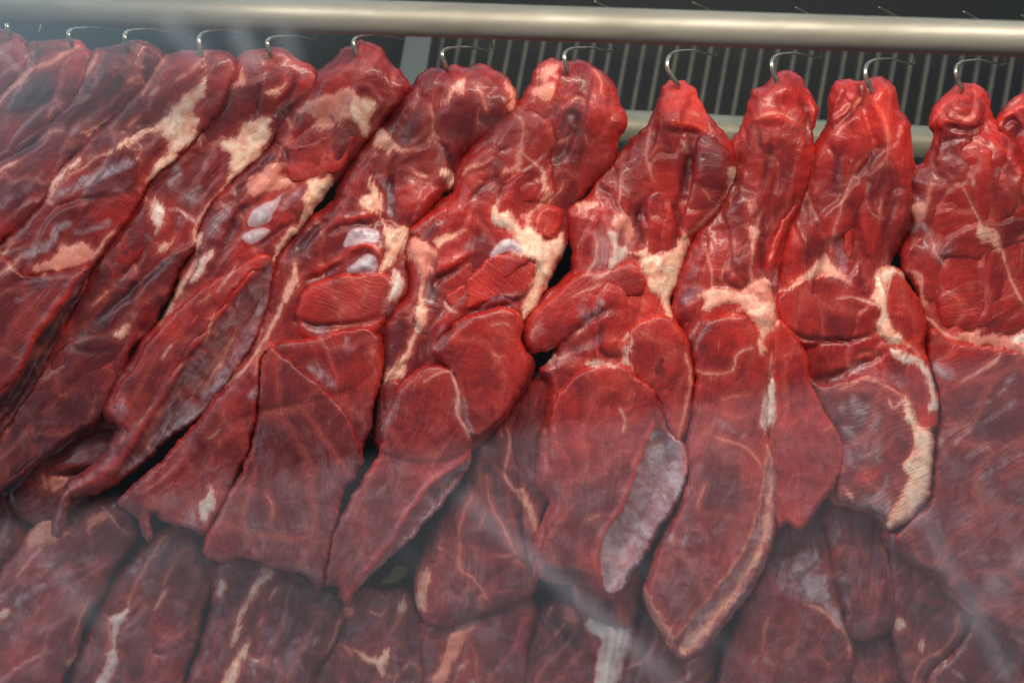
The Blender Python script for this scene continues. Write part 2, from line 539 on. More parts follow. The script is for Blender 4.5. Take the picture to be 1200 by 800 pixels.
def lay(cut, poly, name, T, R, z, tone, ang, parent, mat, seed, base=None, back=14.0, lump=1.0, ragged=1.0, grow=0.0):
    """one muscle of a cut: a swollen sheet with its rim turned back, its fat and cartilage split off as parts"""
    X, Y, d, Q, gx, gy = sheet(poly, seed, ragged=ragged, grow=grow)
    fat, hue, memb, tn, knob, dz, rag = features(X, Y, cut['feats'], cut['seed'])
    c, s = math.cos(ang * D2R), math.sin(ang * D2R)
    U = X * c + Y * s; W = -X * s + Y * c
    wob = noise(X / 60, Y / 60, seed + 4) * 16
    W = W + wob
    pr = prof(d, R) if name != 'flap' and not cut.get('slab') else 0.55 * prof(d, 3.5) + 0.45 * prof(d, R * 1.6)
    h = T * pr + dz * np.clip(d / 6, 0, 1)
    flat = name == 'flap'
    bv_, bt_, bs_ = bundles(U, W, 105 if flat else 78, 62 if flat else 34, seed + 40)
    mask = sstep(-0.15, 0.25, noise(X / 45, Y / 45, seed + 41))
    seam = np.exp(-(bs_ / 0.085) ** 2) * (0.35 + 0.65 * mask)
    soft = np.clip(d / 10, 0, 1)
    k_ = (0.28 if flat else 1.0) * lump
    h += soft * k_ * (bv_ * 5.0 - seam * 3.6 + noise(X / 60, Y / 60, seed + 20) * 8 + noise(X / 21, Y / 21, seed + 21) * 2.6
                      + noise(U / 34, W / 9, seed + 22) * 1.3 * mask + noise(X / 8, Y / 8, seed + 23) * 0.7)
    tn = tn + bt_ * (0.07 if flat else 0.13) - seam * 0.16 * k_
    pale = sstep(0.20, 0.40, noise(X / 38, Y / 38, seed + 43)) * (1 - 0.6 * flat)
    ps = (0.050 * pale - bs_) * 34 - 1.2
    bb_ = (ps > fat) & (d > 5)
    hue = np.where(bb_, 0.12, hue); rag = np.where(bb_, 0.28, rag); fat = np.where(bb_, ps, fat)
    if base is not None:
        h += base(X, Y)
    h += z
    tn = tn - 0.09 * sstep(320, 540, Y) - 0.06 * sstep(620, 250, X)  # weaker light low down and at left, painted in as darker tone
    edge = np.exp(-(d / 4.0) ** 2) * (1.0 if flat else 0.45)
    memb = np.maximum(memb, 0.34 * sstep(400, 620, Y) * (0.65 + 0.9 * noise(X / 40, Y / 40, seed + 51)))  # extra film low down paints in the cooler, duller light there
    n0 = len(X)
    # rim turned back
    e = np.concatenate([Q[:, [0, 1]], Q[:, [1, 2]], Q[:, [2, 3]], Q[:, [3, 0]]])
    key = e[:, 0].astype(np.int64) * n0 + e[:, 1]
    rev = e[:, 1].astype(np.int64) * n0 + e[:, 0]
    be = e[~np.isin(key, rev)]
    bv = np.unique(be)
    m1 = {v: n0 + i for i, v in enumerate(bv)}; m2 = {v: n0 + len(bv) + i for i, v in enumerate(bv)}
    hb = h[bv]
    RX = np.concatenate([X, X[bv] + gx[bv] * 1.5, X[bv] + gx[bv] * 12])
    RY = np.concatenate([Y, Y[bv] + gy[bv] * 1.5, Y[bv] + gy[bv] * 12])
    RH = np.concatenate([h, hb - back * 0.6, hb - back * 1.15])
    rim = np.array([[a, m1[a], m1[b], b] for a, b in be] + [[m1[a], m2[a], m2[b], m1[b]] for a, b in be]) if len(be) else np.zeros((0, 4), int)

    def ext(v):
        return np.concatenate([v, v[bv], v[bv]])
    V = on_plane(RX, RY, RH * M_PX)
    F = np.concatenate([Q, rim]).astype(int)
    F = F[:, ::1]
    nv = vnormals(V, F)
    if (nv[:n0] @ -FWD).mean() < 0:
        F = F[:, ::-1].copy(); nv = -nv
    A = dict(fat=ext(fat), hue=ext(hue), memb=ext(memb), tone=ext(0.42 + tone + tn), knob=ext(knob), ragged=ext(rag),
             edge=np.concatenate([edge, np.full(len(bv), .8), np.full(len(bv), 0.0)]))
    flow = np.stack([ext(U), ext(W), np.full(len(V), seed * 13.7)], 1)
    nq = len(Q)
    ff = A['fat'][F].mean(1); kf = A['knob'][F].mean(1)
    lab = np.zeros(len(F), int)
    pf = np.concatenate([fat, np.full(2 * len(bv), -14.0)])
    lab[ff > 0.4] = 1; lab[kf > 0] = 2
    lab[nq:] = 0
    pieces = []
    for li, least in ((2, 30), (1, 70), (0, 400)):
        for comp in islands(F, np.where(lab == li)[0], len(V)):
            if len(comp) >= least or (li == 0 and len(comp) == (lab == 0).sum()):
                pieces.append((li, comp))
            elif li:
                lab[comp] = 0
            elif pieces:
                c0 = F[comp].reshape(-1)
                best = max(pieces, key=lambda q: np.isin(F[q[1]], c0).sum())
                pieces[pieces.index(best)] = (best[0], np.concatenate([best[1], comp]))
            else:
                pieces.append((0, comp))
    for li, comp in sorted(pieces, key=lambda q: q[0]):
        nm = (name, 'fat_patch', 'cartilage')[li]
        sel = F[comp]
        ids, inv = np.unique(sel, return_inverse=True)
        at_ = {k: ('FLOAT', v[ids]) for k, v in A.items()}
        at_['flow'] = ('FLOAT_VECTOR', flow[ids])
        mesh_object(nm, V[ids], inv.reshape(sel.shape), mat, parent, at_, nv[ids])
    return (X, Y, d, h)


def base_fn(poly, T, R, k=0.85):
    sp = spline(P(poly), True, 4)

    def f(X, Y):
        return k * T * prof(np.maximum(sdf(X, Y, sp, 120), 0), R)
    return f


def build_cut(i, cut, mat):
    cut['seed'] = 3 + i * 5
    top = P(cut['main']); tp = top[np.argmin(top[:, 1])] if 'at' not in cut else np.array(cut['at'])
    loc = on_plane(np.array(tp[0]), np.array(tp[1]), np.array(0.0))
    root = empty('beef_cut', loc, cut['label'], 'beef cut', cut['group'])
    T, R = 0.8 * cut.get('T', 30), cut.get('R', 24)
    ang = cut.get('ang', 105)
    z = cut.get('z', 0)
    cut.setdefault('feats', [])
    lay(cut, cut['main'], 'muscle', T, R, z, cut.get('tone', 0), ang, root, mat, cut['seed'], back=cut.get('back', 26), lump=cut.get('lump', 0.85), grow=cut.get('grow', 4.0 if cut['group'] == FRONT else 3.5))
    b = base_fn(cut['main'], T, R)
    for j, lb in enumerate(cut.get('lobes', [])):
        nm, poly, t, r, lz, tn, an = lb[:7]
        bb = (lambda X, Y, b=b, q=z + lz * 0.5, fl=(nm == 'flap'): (0.25 * b(X, Y) + 0.64 * T if fl else b(X, Y)) + q)
        r = r * 0.62 if nm == 'flap' else r * 0.8
        lay(cut, poly, nm, t, r, 0, cut.get('tone', 0) + tn, ang + an, root, mat, cut['seed'] + 100 + j * 7, base=bb, back=lb[7] if len(lb) > 7 else (24 if nm == 'flap' else 12), lump=0.8 * cut.get('lump', 0.9))
    return root
SSS = 0.0
KEY = 16.5
FILL = 18

FRONT = 'beef cuts hanging side by side on hooks'
LOW = 'beef cuts hanging in the lower row'
CUTS = [
 # ---- upper row, from the left end
 dict(label='hazy dark beef cut at the far left end of the rail, mostly cut off', group=FRONT, slab=True, lump=0.55, z=-4, ang=125, T=22, tone=-0.05, at=(6, 40),
  main='-60 20,-20 34,6 38,24 46,33 62,30 78,12 98,-8 128,-70 190,-120 100',
  feats=[('L', '-10 60,10 70,20 80', 8, .4)]),
 dict(label='second beef cut from the left with a jagged pinkish fat streak', group=FRONT, slab=True, lump=0.55, z=-2, ang=128, T=24, tone=-0.04, at=(84, 52),
  main='28 60,45 53,62 51,84 49,97 56,108 66,98 96,84 120,64 140,42 158,15 178,-40 215,-90 190,-30 140,0 113,20 90',
  feats=[('V', '92 54,78 62,60 73,42 80,28 90,18 99,4 115,-8 128', 6, 'p'), ('F', '24 88,32 86,26 98,14 108,10 104', 'p', 2), ('V', '31 64,32 72', 4, 'w'), ('B', 50, 120, 30, 14, -30, -.1),
         ('M', '60 125,72 118,70 126,58 134', .5), ('V', '56 137,62 126,74 121', 5, 'p')]),
 dict(label='third beef cut from the left, dull red with a thin cream seam', group=FRONT, slab=True, lump=0.55, z=0, ang=128, T=26, tone=-0.04, at=(150, 56),
  main='106 68,122 60,138 56,150 52,172 52,188 66,179 92,166 108,141 131,115 149,98 173,70 200,58 226,45 248,20 268,-50 310,-90 270,-50 215,0 180,48 150,84 119,98 93',
  feats=[('V', '114 64,108 76,100 88', 5, 'p'), ('V', '94 102,88 112', 6, 'p'), ('V', '168 107,150 122,135 134,116 147,104 153', 3.2, 'c'),
         ('F', '117 148,107 151,98 156,108 160,110 168,104 177,112 170,118 156', 'o', 2), ('V', '52 162,60 155,72 153', 2.5, 'o'), ('V', '-10 206,8 196,20 188', 4, 'o'), ('M', '84 152,94 148,92 154,82 158', .8),
         ('M', '0 222,12 214,10 220,-4 228', .6), ('B', 60, 180, 40, 18, -35, .08), ('C', '-20 200,10 186,40 168,60 150', 4, 6), ('L', '0 240,25 225,50 205', 7, .35), ('H', 120, 100, 30, 18, -50, 6), ('B', 130, 90, 50, 30, 0, -.06)]),
 dict(label='fourth beef cut from the left with a large forked cream fat patch', group=FRONT, slab=True, lump=0.55, z=10, ang=126, T=30, tone=0.0, at=(237, 68),
  main='190 70,200 66,222 63,237 64,256 63,272 70,272 90,262 112,253 130,241 150,226 163,200 190,172 214,162 236,148 258,132 279,118 299,104 320,94 345,74 378,64 402,42 445,12 490,-30 540,-110 500,-90 420,-40 330,0 287,32 262,55 234,64 210,95 178,114 156,141 133,166 110,179 92',
  lobes=[('flap', '-40 318,0 300,28 322,60 318,84 316,106 312,94 338,72 366,48 394,24 436,2 460,-40 505,-110 490,-100 400', 8, 12, 6, .0, 0)],
  feats=[('F', '242 90,232 102,212 115,203 128,190 138,172 150,150 164,128 177,118 183,142 173,162 163,176 156,188 155,196 162,198 172,192 182,182 195,170 214,185 205,206 186,223 169,231 160,229 150,233 141,225 136,227 125,235 116,241 112', 'c', 4),
         ('F', '90 184,74 197,63 211,58 236,63 225,74 207,92 192', 't', 2), ('V', '122 180,106 190,98 197,84 204,78 210', 3, 'o'), ('L', '58 234,72 226,92 218,112 206,134 197', 9, .95), ('L', '112 208,130 200,150 192', 9, .7),
         ('F', '60 302,75 291,94 286,106 292,112 303,100 309,82 313,66 317,50 319,42 314,54 306', 'p', 2), ('M', '62 300,80 285,106 290,110 304,80 312', .9), ('L', '0 324,14 311,34 297,52 288', 8, .9), ('V', '0 322,12 312,24 302', 4, 't'), ('L', '60 285,66 268,80 262', 7, .8), ('L', '90 272,110 268,126 262', 6, .6),
         ('V', '134 270,122 284,106 303', 3.2, 't'), ('V', '190 69,182 82,172 102,168 110', 7, 'p'), ('V', '207 94,225 82,242 62', 3, 'p'), ('V', '176 112,186 104', 6, 'p'), ('V', '150 148,164 136', 5, 'p'), ('V', '2 302,16 284', 3, 'o'),
         ('S', '108 308,96 345,76 378,66 402,44 445,14 492,-12 520,-16 480,6 458,22 438,42 396,64 366,84 338', 1.0, .25, -.28), ('R', '108 300,84 336,64 364,42 394,22 436,4 460,-20 480', 6, 5), ('B', 30, 370, 40, 30, -50, .04),  # dark tone of the flank paints in its shade
         ('C', '60 246,90 236,130 226', 3, 4), ('M', '134 222,148 214,150 222,136 226', .5), ('H', 130, 240, 40, 20, -40, 6), ('B', 176, 165, 16, 10, -30, -.05), ('C', '20 330,60 322,100 316', 3, 4), ('L', '20 352,40 340,60 330', 5, .35)]),
 dict(label='fifth beef cut from the left with a cream fat band and leaf-shaped tail', group=FRONT, slab=True, lump=0.55, z=3, ang=126, T=28, tone=-0.03, at=(317, 62),
  main='275 78,288 65,302 61,330 60,346 72,362 80,371 92,370 108,354 118,343 135,328 152,318 168,302 185,284 200,268 215,254 232,240 248,232 268,228 290,212 312,204 330,196 348,185 366,177 385,154 408,143 440,127 468,112 490,85 508,50 535,10 565,-40 600,-90 570,-40 540,6 490,34 450,50 430,66 400,88 360,102 330,126 290,148 262,166 236,176 214,203 190,226 165,240 150,253 128,262 110,271 93',
  lobes=[('flap', '158 256,170 254,180 260,182 272,172 292,158 310,136 330,124 330,112 318,128 288,144 264', 8, 14, -14, .12, -20),
         ('flap', '70 404,84 402,100 408,122 410,146 407,148 416,142 441,126 470,113 490,96 498,60 526,10 567,-40 604,-100 570,-40 530,8 490,36 450,52 430', 10, 14, -16, .03, 0)],
  feats=[('F', '315 135,300 142,288 145,280 152,278 160,262 168,258 172,268 182,270 192,268 205,265 214,256 228,272 212,290 195,306 178,319 160,314 150,316 142', 'c', 4), ('V', '266 214,254 230,240 246,231 262,226 282', 3.6, 't'),
         ('F', '336 93,322 105,308 109,325 113,329 105', 'o', 2), ('F', '284 81,280 94,268 99,278 105,286 95', 'p', 2), ('M', '206 194,199 222,208 222,213 205', 1.0), ('F', '185 230,178 248,185 268,190 262,190 240', 'w', 1.5), ('M', '210 226,236 216,238 232,212 242', .75),
         ('V', '108 358,118 350,126 340', 2.4, 'o'), ('F', '133 394,140 387,150 380,151 389,142 397', 'c', 4), ('H', 160, 376, 14, 9, -40, 8), ('H', 168, 357, 14, 12, -30, 7), ('B', 168, 365, 14, 20, 10, .25), ('H', 192, 346, 9, 10, 0, 6), ('F', '184 297,190 286,200 280,206 277,198 289', 'o', 2),
         ('C', '168 294,152 314,136 330', 3, 5), ('C', '205 300,180 318,150 345,120 370', 4, 6), ('B', 110, 380, 50, 14, -30, -.08), ('C', '72 402,100 412,130 410', 3, 2), ('M', '78 400,96 398,92 412,76 410', .35), ('V', '186 264,182 274', 4, 'w'), ('M', '172 278,178 278,176 284,172 284', .9),
         ('B', 320, 85, 30, 20, 0, -.04), ('C', '306 98,300 125,296 140', 3, 4), ('C', '345 88,340 110,322 132', 4, 5), ('B', 308, 120, 16, 16, 0, -.1), ('B', 292, 128, 12, 8, 0, .14), ('L', '228 230,220 250,208 268', 8, .4), ('L', '250 175,236 200,225 215', 4, .5)]),
 dict(label='sixth beef cut from the left ending in a long thick pointed blade', group=FRONT, lump=0.6, z=9, ang=124, T=30, tone=0.03, at=(418, 56),
  main='372 88,385 76,402 63,420 53,440 57,456 75,472 92,476 104,466 120,450 140,436 156,428 165,415 182,402 200,386 215,368 240,345 270,328 292,320 310,314 345,305 378,290 412,268 445,238 482,200 510,160 545,128 568,100 579,82 582,76 600,70 624,65 620,67 600,73 578,90 562,112 548,128 522,140 500,126 490,122 476,134 455,152 425,170 396,190 376,206 350,212 325,228 300,234 272,248 242,275 215,300 190,320 170,328 152,342 132,350 118,366 105',
  lobes=[('flap', '346 160,364 142,384 139,408 149,421 160,411 178,403 198,390 206,370 211,346 216,334 208,332 190', 12, 18, -12, .16, -10),
         ('flap', '300 298,318 300,312 312,296 322,276 345,254 372,238 395,222 412,206 442,190 470,172 495,156 520,146 508,134 494,126 486,124 476,134 458,152 432,172 400,196 372,224 346,258 322', 11, 12, -13, .10, 0)],
  feats=[('F', '418 109,405 105,388 112,372 113,358 118,350 128,345 133,360 130,366 140,378 137,388 138,398 148,412 141,418 148,420 146', 'p', 4), ('F', '422 112,438 122,436 134,432 145,436 150,430 160,422 155,420 148,408 141,398 149,396 140,402 126,412 112', 'c', 4), ('F', '378 137,388 138,392 148,376 152,366 148', 'p', 2),
         ('F', '288 222,300 205,320 192,330 192,325 208,343 212,341 221,320 222,300 231', 'p', 3), ('K', '290 262,297 245,318 235,330 229,323 245,315 259,300 266'), ('K', '284 276,300 268,316 270,305 281,292 286'), ('M', '326 230,340 222,352 226,330 246', .8),
         ('F', '388 203,378 208,362 210,360 225,354 235,358 245,345 265,330 280,324 292,320 306,333 288,349 272,366 252,381 230,391 211', 'c', 3), ('F', '250 292,238 300,230 315,224 331,240 316,249 301', 'w', 2), ('V', '230 306,216 330,200 356,188 380', 7, 't'),
         ('V', '276 312,266 326,254 342', 2.4, 'w'), ('V', '202 404,190 420', 2.2, 'w'), ('V', '246 346,232 356', 2, 'o'), ('F', '228 278,238 274,236 284,226 290', 'c', 2),
         ('S', '316 300,316 345,307 378,292 412,270 445,240 484,200 512,160 547,130 566,150 534,172 500,192 472,208 444,224 414,240 396,256 374,278 346,297 322', .75, .62, -.06), ('R', '314 306,294 322,274 346,252 372,238 393,222 410,205 440,188 468,170 494,148 530,120 554', 5, 4),
         ('V', '276 385,262 420,240 452', 2.5, 't'), ('V', '252 366,240 400', 2, 't'), ('M', '130 478,146 466,148 484,136 490', .8), ('B', 136, 480, 18, 14, -50, .25), ('B', 95, 570, 25, 8, -20, .25), ('H', 292, 326, 12, 7, -30, 4), ('H', 276, 340, 14, 7, -30, 4),
         ('C', '322 176,308 196,290 216,268 240', 5, 7), ('L', '266 246,252 262,244 274', 8, .8), ('M', '243 252,252 266,262 272,246 274', .6), ('C', '330 150,322 165,335 180,332 196', 4, 7), ('V', '330 128,336 140,342 150', 4, 'p'), ('V', '330 166,342 160,330 172,328 182', 2.5, 'p'), ('C', '300 236,280 250,262 290', 4, 6),
         ('B', 250, 300, 30, 30, 0, -.10), ('B', 262, 270, 20, 12, -40, .12), ('B', 290, 290, 30, 10, -30, .08), ('C', '352 260,330 268,300 290', 3, 4), ('B', 425, 85, 36, 22, 0, -.08), ('H', 425, 85, 26, 22, 0, 6), ('L', '140 590,110 600,90 596', 6, .5)]),
 dict(label='beef cut with two white cartilage knobs and wide ragged lower flaps', group=FRONT, lump=0.75, z=2, ang=112, T=28, tone=0.02, at=(522, 84),
  main='474 112,488 100,500 88,512 82,522 84,530 80,548 83,562 77,574 82,592 95,600 112,602 128,585 140,570 156,552 172,540 188,534 212,516 226,504 246,488 260,480 275,478 300,480 325,476 345,460 366,452 378,448 395,440 430,400 460,310 480,262 500,225 540,190 570,165 580,205 545,225 505,250 470,270 442,288 418,302 390,311 365,316 335,320 312,332 292,348 272,364 260,382 246,394 236,402 215,408 200,425 176,440 155,455 140,468 125',
  lobes=[('flap', '362 335,395 322,430 320,457 320,461 335,456 360,447 385,420 400,385 404,354 396,346 365,352 345', 9, 12, 0, .12, -90),
         ('flap', '310 408,330 400,350 398,375 392,400 386,430 383,446 394,448 420,450 430,444 455,437 490,428 516,420 540,400 520,360 470,330 440', 10, 14, 14, .05, -30),
         ('flap', '330 408,312 400,304 430,304 468,299 502,290 535,276 560,262 590,250 612,240 626,226 619,208 616,190 610,180 602,176 612,178 630,172 632,165 610,148 596,140 590,150 572,176 550,206 520,228 496,246 470,264 450,288 424', 11, 18, 12, .10, 5),
         ('flap', '317 405,330 414,344 424,366 440,391 462,409 487,419 512,425 537,416 556,402 580,396 610,389 640,383 660,379 684,370 688,355 673,330 668,310 661,285 655,262 658,240 650,237 640,250 610,262 590,275 565,290 535,298 505,302 480,303 450,306 425', 12, 16, 22, .04, -25)],
  feats=[('F', '541 94,530 100,522 108,516 127,524 116,535 106,542 110', 'o', 2), ('V', '562 103,566 116,571 130', 2.2, 'p'), ('F', '593 94,601 105,606 126,598 132,597 115,592 102', 'p', 2), ('V', '503 124,508 140,505 162', 1.8, 'p'), ('F', '513 154,515 173,508 168,498 166', 'p', 1.5), ('V', '512 165,496 168,482 176,466 178', 2.6, 'o'), ('V', '544 94,540 104', 3, 'o'),
         ('F', '444 151,455 157,465 170,472 178,458 176,455 185,450 176,440 172,436 168', 'o', 3), ('F', '438 204,431 226,424 232,422 240,435 248,446 251,448 240,442 224', 'c', 3), ('F', '440 252,448 262,450 276,453 292,450 306,444 318,456 313,466 301,474 288,480 272,472 265,460 270,452 262,446 252', 'c', 3), ('F', '520 197,531 200,535 212,528 224,522 213,516 204', 'c', 3),
         ('K', '402 289,408 272,422 265,437 268,446 276,440 285,425 284,412 288'), ('K', '406 319,418 305,430 298,439 300,443 312,438 320,420 320'), ('F', '457 335,460 318,468 320,474 331,470 346,460 352,454 350', 'w', 2), ('M', '452 350,470 340,462 362,446 370', .6),
         ('V', '346 308,340 330,332 350,327 366,317 386,309 400,295 420,282 436,268 448', 4.6, 't'), ('F', '340 318,348 310,350 326,342 346,334 356,332 346', 'o', 3), ('V', '314 402,304 420,300 440', 3, 'p'), ('M', '298 430,306 434,302 444,296 440', 1), ('M', '297 452,304 452,302 466,295 466', 1),
         ('M', '362 383,375 381,384 390,368 391', .9), ('M', '362 427,378 429,388 442,392 456,374 446', .9), ('M', '404 394,410 396,412 410,406 408', .9), ('F', '248 566,252 585,246 606,240 613,232 602,238 585', 'w', 1.5), ('M', '214 596,236 590,246 612,232 622,210 614', .7),
         ('B', 520, 120, 60, 40, -20, -.10), ('H', 490, 140, 26, 18, -30, 6), ('H', 555, 120, 34, 30, 0, 8), ('C', '480 178,510 166,530 190,530 205', 3, 5), ('C', '470 178,460 200,455 230,462 262', 4, 7), ('B', 485, 238, 26, 22, 0, .16), ('H', 486, 238, 24, 24, 0, 9), ('C', '490 198,500 206', 2, 3), ('V', '480 196,492 206,500 208', 2, 'p'),
         ('C', '396 246,370 270,345 300', 5, 6), ('B', 360, 290, 40, 24, -40, -.02), ('B', 330, 300, 20, 30, 0, -.14), ('C', '440 262,410 262,380 275', 4, 6), ('R', '446 300,440 290,420 288,396 302,376 318', 6, 6), ('C', '400 310,375 322,358 330', 3, 5), ('L', '450 210,456 230,458 250', 6, .7), ('R', '440 250,420 256,400 262', 7, 5), ('B', 420, 255, 24, 8, -10, .15),
         ('C', '346 375,372 382,410 380,446 372', 3.5, 6), ('L', '470 150,450 180,440 200', 6, .3), ('V', '438 285,446 300', 2, 'p'), ('B', 345, 480, 50, 60, 0, -.06), ('V', '313 580,320 592,319 606', 2, 'p'), ('C', '310 470,300 540,285 570', 3, 3), ('H', 345, 480, 60, 60, 0, 4), ('V', '244 514,258 504', 2, 'w'), ('M', '262 494,276 490,270 500,260 502', .5), ('B', 200, 560, 14, 30, 40, .2)]),
 dict(label='beef cut with cream fat along its right edge and one pearly knob', group=FRONT, lump=0.75, z=6, ang=108, T=28, tone=0.05, at=(665, 80),
  main='626 95,632 80,645 73,662 76,680 74,696 82,708 90,717 104,724 128,732 142,727 156,721 170,717 188,704 206,690 218,676 232,666 246,664 270,660 292,648 314,638 334,628 356,616 374,611 390,614 406,622 420,620 440,605 465,585 495,565 512,552 525,520 540,480 540,450 530,440 515,444 480,446 440,448 405,452 380,465 362,478 345,481 322,476 300,480 280,492 262,506 248,520 238,536 226,534 205,545 184,556 170,572 156,588 140,604 128,616 115',
  lobes=[('muscle_lobe', '600 128,620 121,640 130,652 150,654 170,646 186,650 205,656 226,641 238,620 240,595 240,570 238,545 232,534 215,536 195,548 180,560 168,575 152,590 140', 13, 22, -10, .10, 20),
         ('flap', '480 272,490 258,510 245,530 238,550 240,565 250,570 262,550 268,530 275,515 285,500 290,490 280', 7, 10, -8, -.02, -60),
         ('muscle_lobe', '622 262,630 248,645 240,660 245,664 258,656 273,645 281,633 276', 8, 12, -2, .12, 0),
         ('flap', '526 358,522 344,545 328,560 310,572 298,590 296,612 300,629 306,628 318,622 340,608 350,582 350,560 360,540 363', 8, 9, -4, .12, -70),
         ('flap', '445 520,450 490,470 450,495 430,525 428,545 445,556 485,556 505,552 525,548 545,530 576,510 599,490 623,465 646,440 669,420 691,406 707,396 690,388 685,380 684,384 655,390 620,408 590,425 560,438 540', 13, 15, 14, .06, 5),
         ('flap', '545 370,570 364,600 361,613 376,611 395,616 408,624 421,620 440,605 466,585 496,570 509,560 513,548 505,540 482,534 456,530 438,515 420,505 410,520 392', 12, 13, 24, .10, -10),
         ('muscle_lobe', '445 449,455 443,469 448,471 465,466 486,456 501,449 512,442 524,440 505,441 488,440 468', 8, 12, -4, .06, 0)],
  feats=[('F', '632 101,645 97,649 108,640 117,628 112,624 105', 'p', 4), ('F', '632 82,645 77,657 76,646 90,636 97', 'p', 3), ('V', '630 92,640 86', 3, 'w'), ('F', '612 176,606 188,598 198,588 203,603 203,611 196,613 186', 'p', 2), ('F', '631 194,640 204,642 223,635 221,634 208', 'o', 2), ('V', '612 180,622 188,634 198', 2.4, 'o'), ('V', '602 132,612 145,612 165,606 185', 2, 'p'),
         ('V', '640 236,655 225,660 215', 2.5, 'p'), ('F', '575 250,580 242,586 250,597 249,607 262,613 270,620 262,632 277,645 282,658 273,663 278,661 294,651 310,641 332,631 352,622 367,614 376,611 362,618 348,624 330,628 309,612 301,600 297,606 285,596 270,580 265', 'c', 4), ('F', '575 250,580 242,586 250,597 249,604 262,590 268,578 264', 'w', 2),
         ('F', '634 236,642 226,648 226,644 234,634 246,622 258,614 268,618 254', 'p', 2), ('K', '573 301,582 286,592 279,606 282,613 296,600 294,585 297'), ('M', '596 282,614 284,618 298,604 296', .7), ('F', '481 281,490 277,505 290,511 300,501 320,498 336,492 330,488 310,478 298', 'p', 3), ('F', '508 284,522 276,536 270,546 270,530 280,514 290', 'o', 2),
         ('V', '498 326,494 345,495 366,488 390,478 412,468 428', 7, 'c'), ('F', '486 362,496 356,503 368,499 382,490 392,482 404,478 424,470 442,456 446,444 452,456 438,470 424,477 408,486 386', 'c', 3), ('B', 465, 400, 16, 40, 15, -.22), ('M', '440 488,456 470,470 470,456 500,445 520', .6),
         ('V', '498 448,506 441,516 437,530 435', 2, 'o'), ('V', '529 434,534 450,537 466,535 480,542 496,552 510', 3.6, 'w'), ('L', '538 470,544 490,552 508', 8, .7), ('S', '556 526,550 548,532 578,512 601,492 625,467 648,442 671,422 690,414 690,432 668,446 652,464 628,484 596,500 574,516 560,534 548', .8, .85, -.04), ('R', '552 528,532 548,514 560,498 574,482 596,462 628,444 652,424 676,408 700', 5, 5),
         ('B', 680, 100, 40, 30, 0, -.05), ('B', 670, 200, 20, 40, 0, .05), ('C', '655 150,668 135,676 140,660 175,652 190', 5, 6), ('C', '668 140,675 120,682 100', 3, 3), ('V', '654 168,662 165,668 160', 3, 'p'), ('M', '656 160,668 138,670 146,660 168', .7), ('V', '697 82,703 94,704 108', 2.4, 'p'), ('H', 690, 130, 24, 40, 0, 7), ('B', 690, 160, 20, 30, 0, -.06),
         ('C', '585 205,565 220,550 235', 3, 5), ('C', '592 212,588 226,580 240', 3, 5), ('B', 575, 190, 34, 8, -15, -.18), ('V', '545 198,562 194,578 186', 2, 'o'), ('V', '543 205,548 196,560 192', 3, 'p'), ('V', '582 230,584 242', 2, 'w'), ('B', 565, 222, 26, 14, 0, -.10), ('L', '545 290,556 284,566 278', 7, .7), ('B', 530, 310, 24, 10, -25, .18), ('H', 530, 310, 26, 9, -25, 6),
         ('C', '505 350,512 330,530 318,555 302', 4, 7), ('B', 505, 330, 14, 26, 20, -.14), ('L', '506 300,502 330,500 352', 6, .5), ('V', '520 354,526 362,535 366', 2.5, 'w'), ('C', '540 366,575 362,605 355', 3, 4), ('L', '578 350,600 346,620 348', 6, .7), ('C', '548 372,525 392,508 410', 4, 6), ('B', 490, 415, 14, 26, 25, -.12), ('L', '520 385,510 400,496 415', 7, .4), ('V', '575 382,588 379,598 382', 1.8, 'p'), ('V', '578 415,584 419,590 418', 1.8, 'p'), ('L', '440 585,446 575,456 566', 3, .7), ('B', 500, 555, 22, 9, -35, .12)]),
 dict(label='beef cut with triangular cream fat patch and purplish side on its lower slab', group=FRONT, z=9, ang=98, T=30, R=46, tone=0.10, at=(792, 98),
  main='776 112,779 101,795 97,808 104,816 120,828 140,845 158,858 172,863 192,860 212,848 236,832 260,815 276,804 292,797 314,789 338,783 354,794 376,806 395,812 425,813 450,808 482,800 510,806 535,805 555,795 580,775 612,755 645,740 668,728 690,714 697,698 690,680 680,655 678,634 672,630 650,634 622,642 603,650 588,642 576,632 568,630 548,634 515,641 488,646 465,646 445,636 436,646 425,652 408,645 400,622 410,613 398,614 382,628 362,652 340,670 320,674 298,670 275,668 248,690 234,700 214,716 195,730 180,748 160,765 140',
  lobes=[('muscle_lobe', '818 160,835 155,855 170,864 191,861 212,847 238,831 261,812 278,800 285,794 270,803 240,810 210,812 182', 12, 26, -2, .0, -70),
         ('muscle_lobe', '758 230,766 221,778 222,787 240,792 266,787 285,770 300,760 296,756 262', 8, 14, -6, .03, 0),
         ('flap', '613 396,615 380,630 360,654 338,682 318,708 316,738 305,754 315,756 345,730 352,700 362,682 384,662 400,640 413,622 413', 9, 18, -10, -.02, 40),
         ('flap', '738 386,760 370,786 372,800 388,810 410,815 445,811 482,802 512,790 522,779 492,768 466,748 446,738 420', 10, 14, -2, .02, 0),
         ('flap', '648 470,662 448,690 432,730 427,747 440,766 456,776 480,782 505,800 516,808 535,807 555,797 582,777 614,757 647,742 670,730 692,715 699,700 690,690 680,672 672,650 672,636 664,634 640,640 612,648 600,650 585,642 560,642 520', 13, 14, 0, .0, 0)],
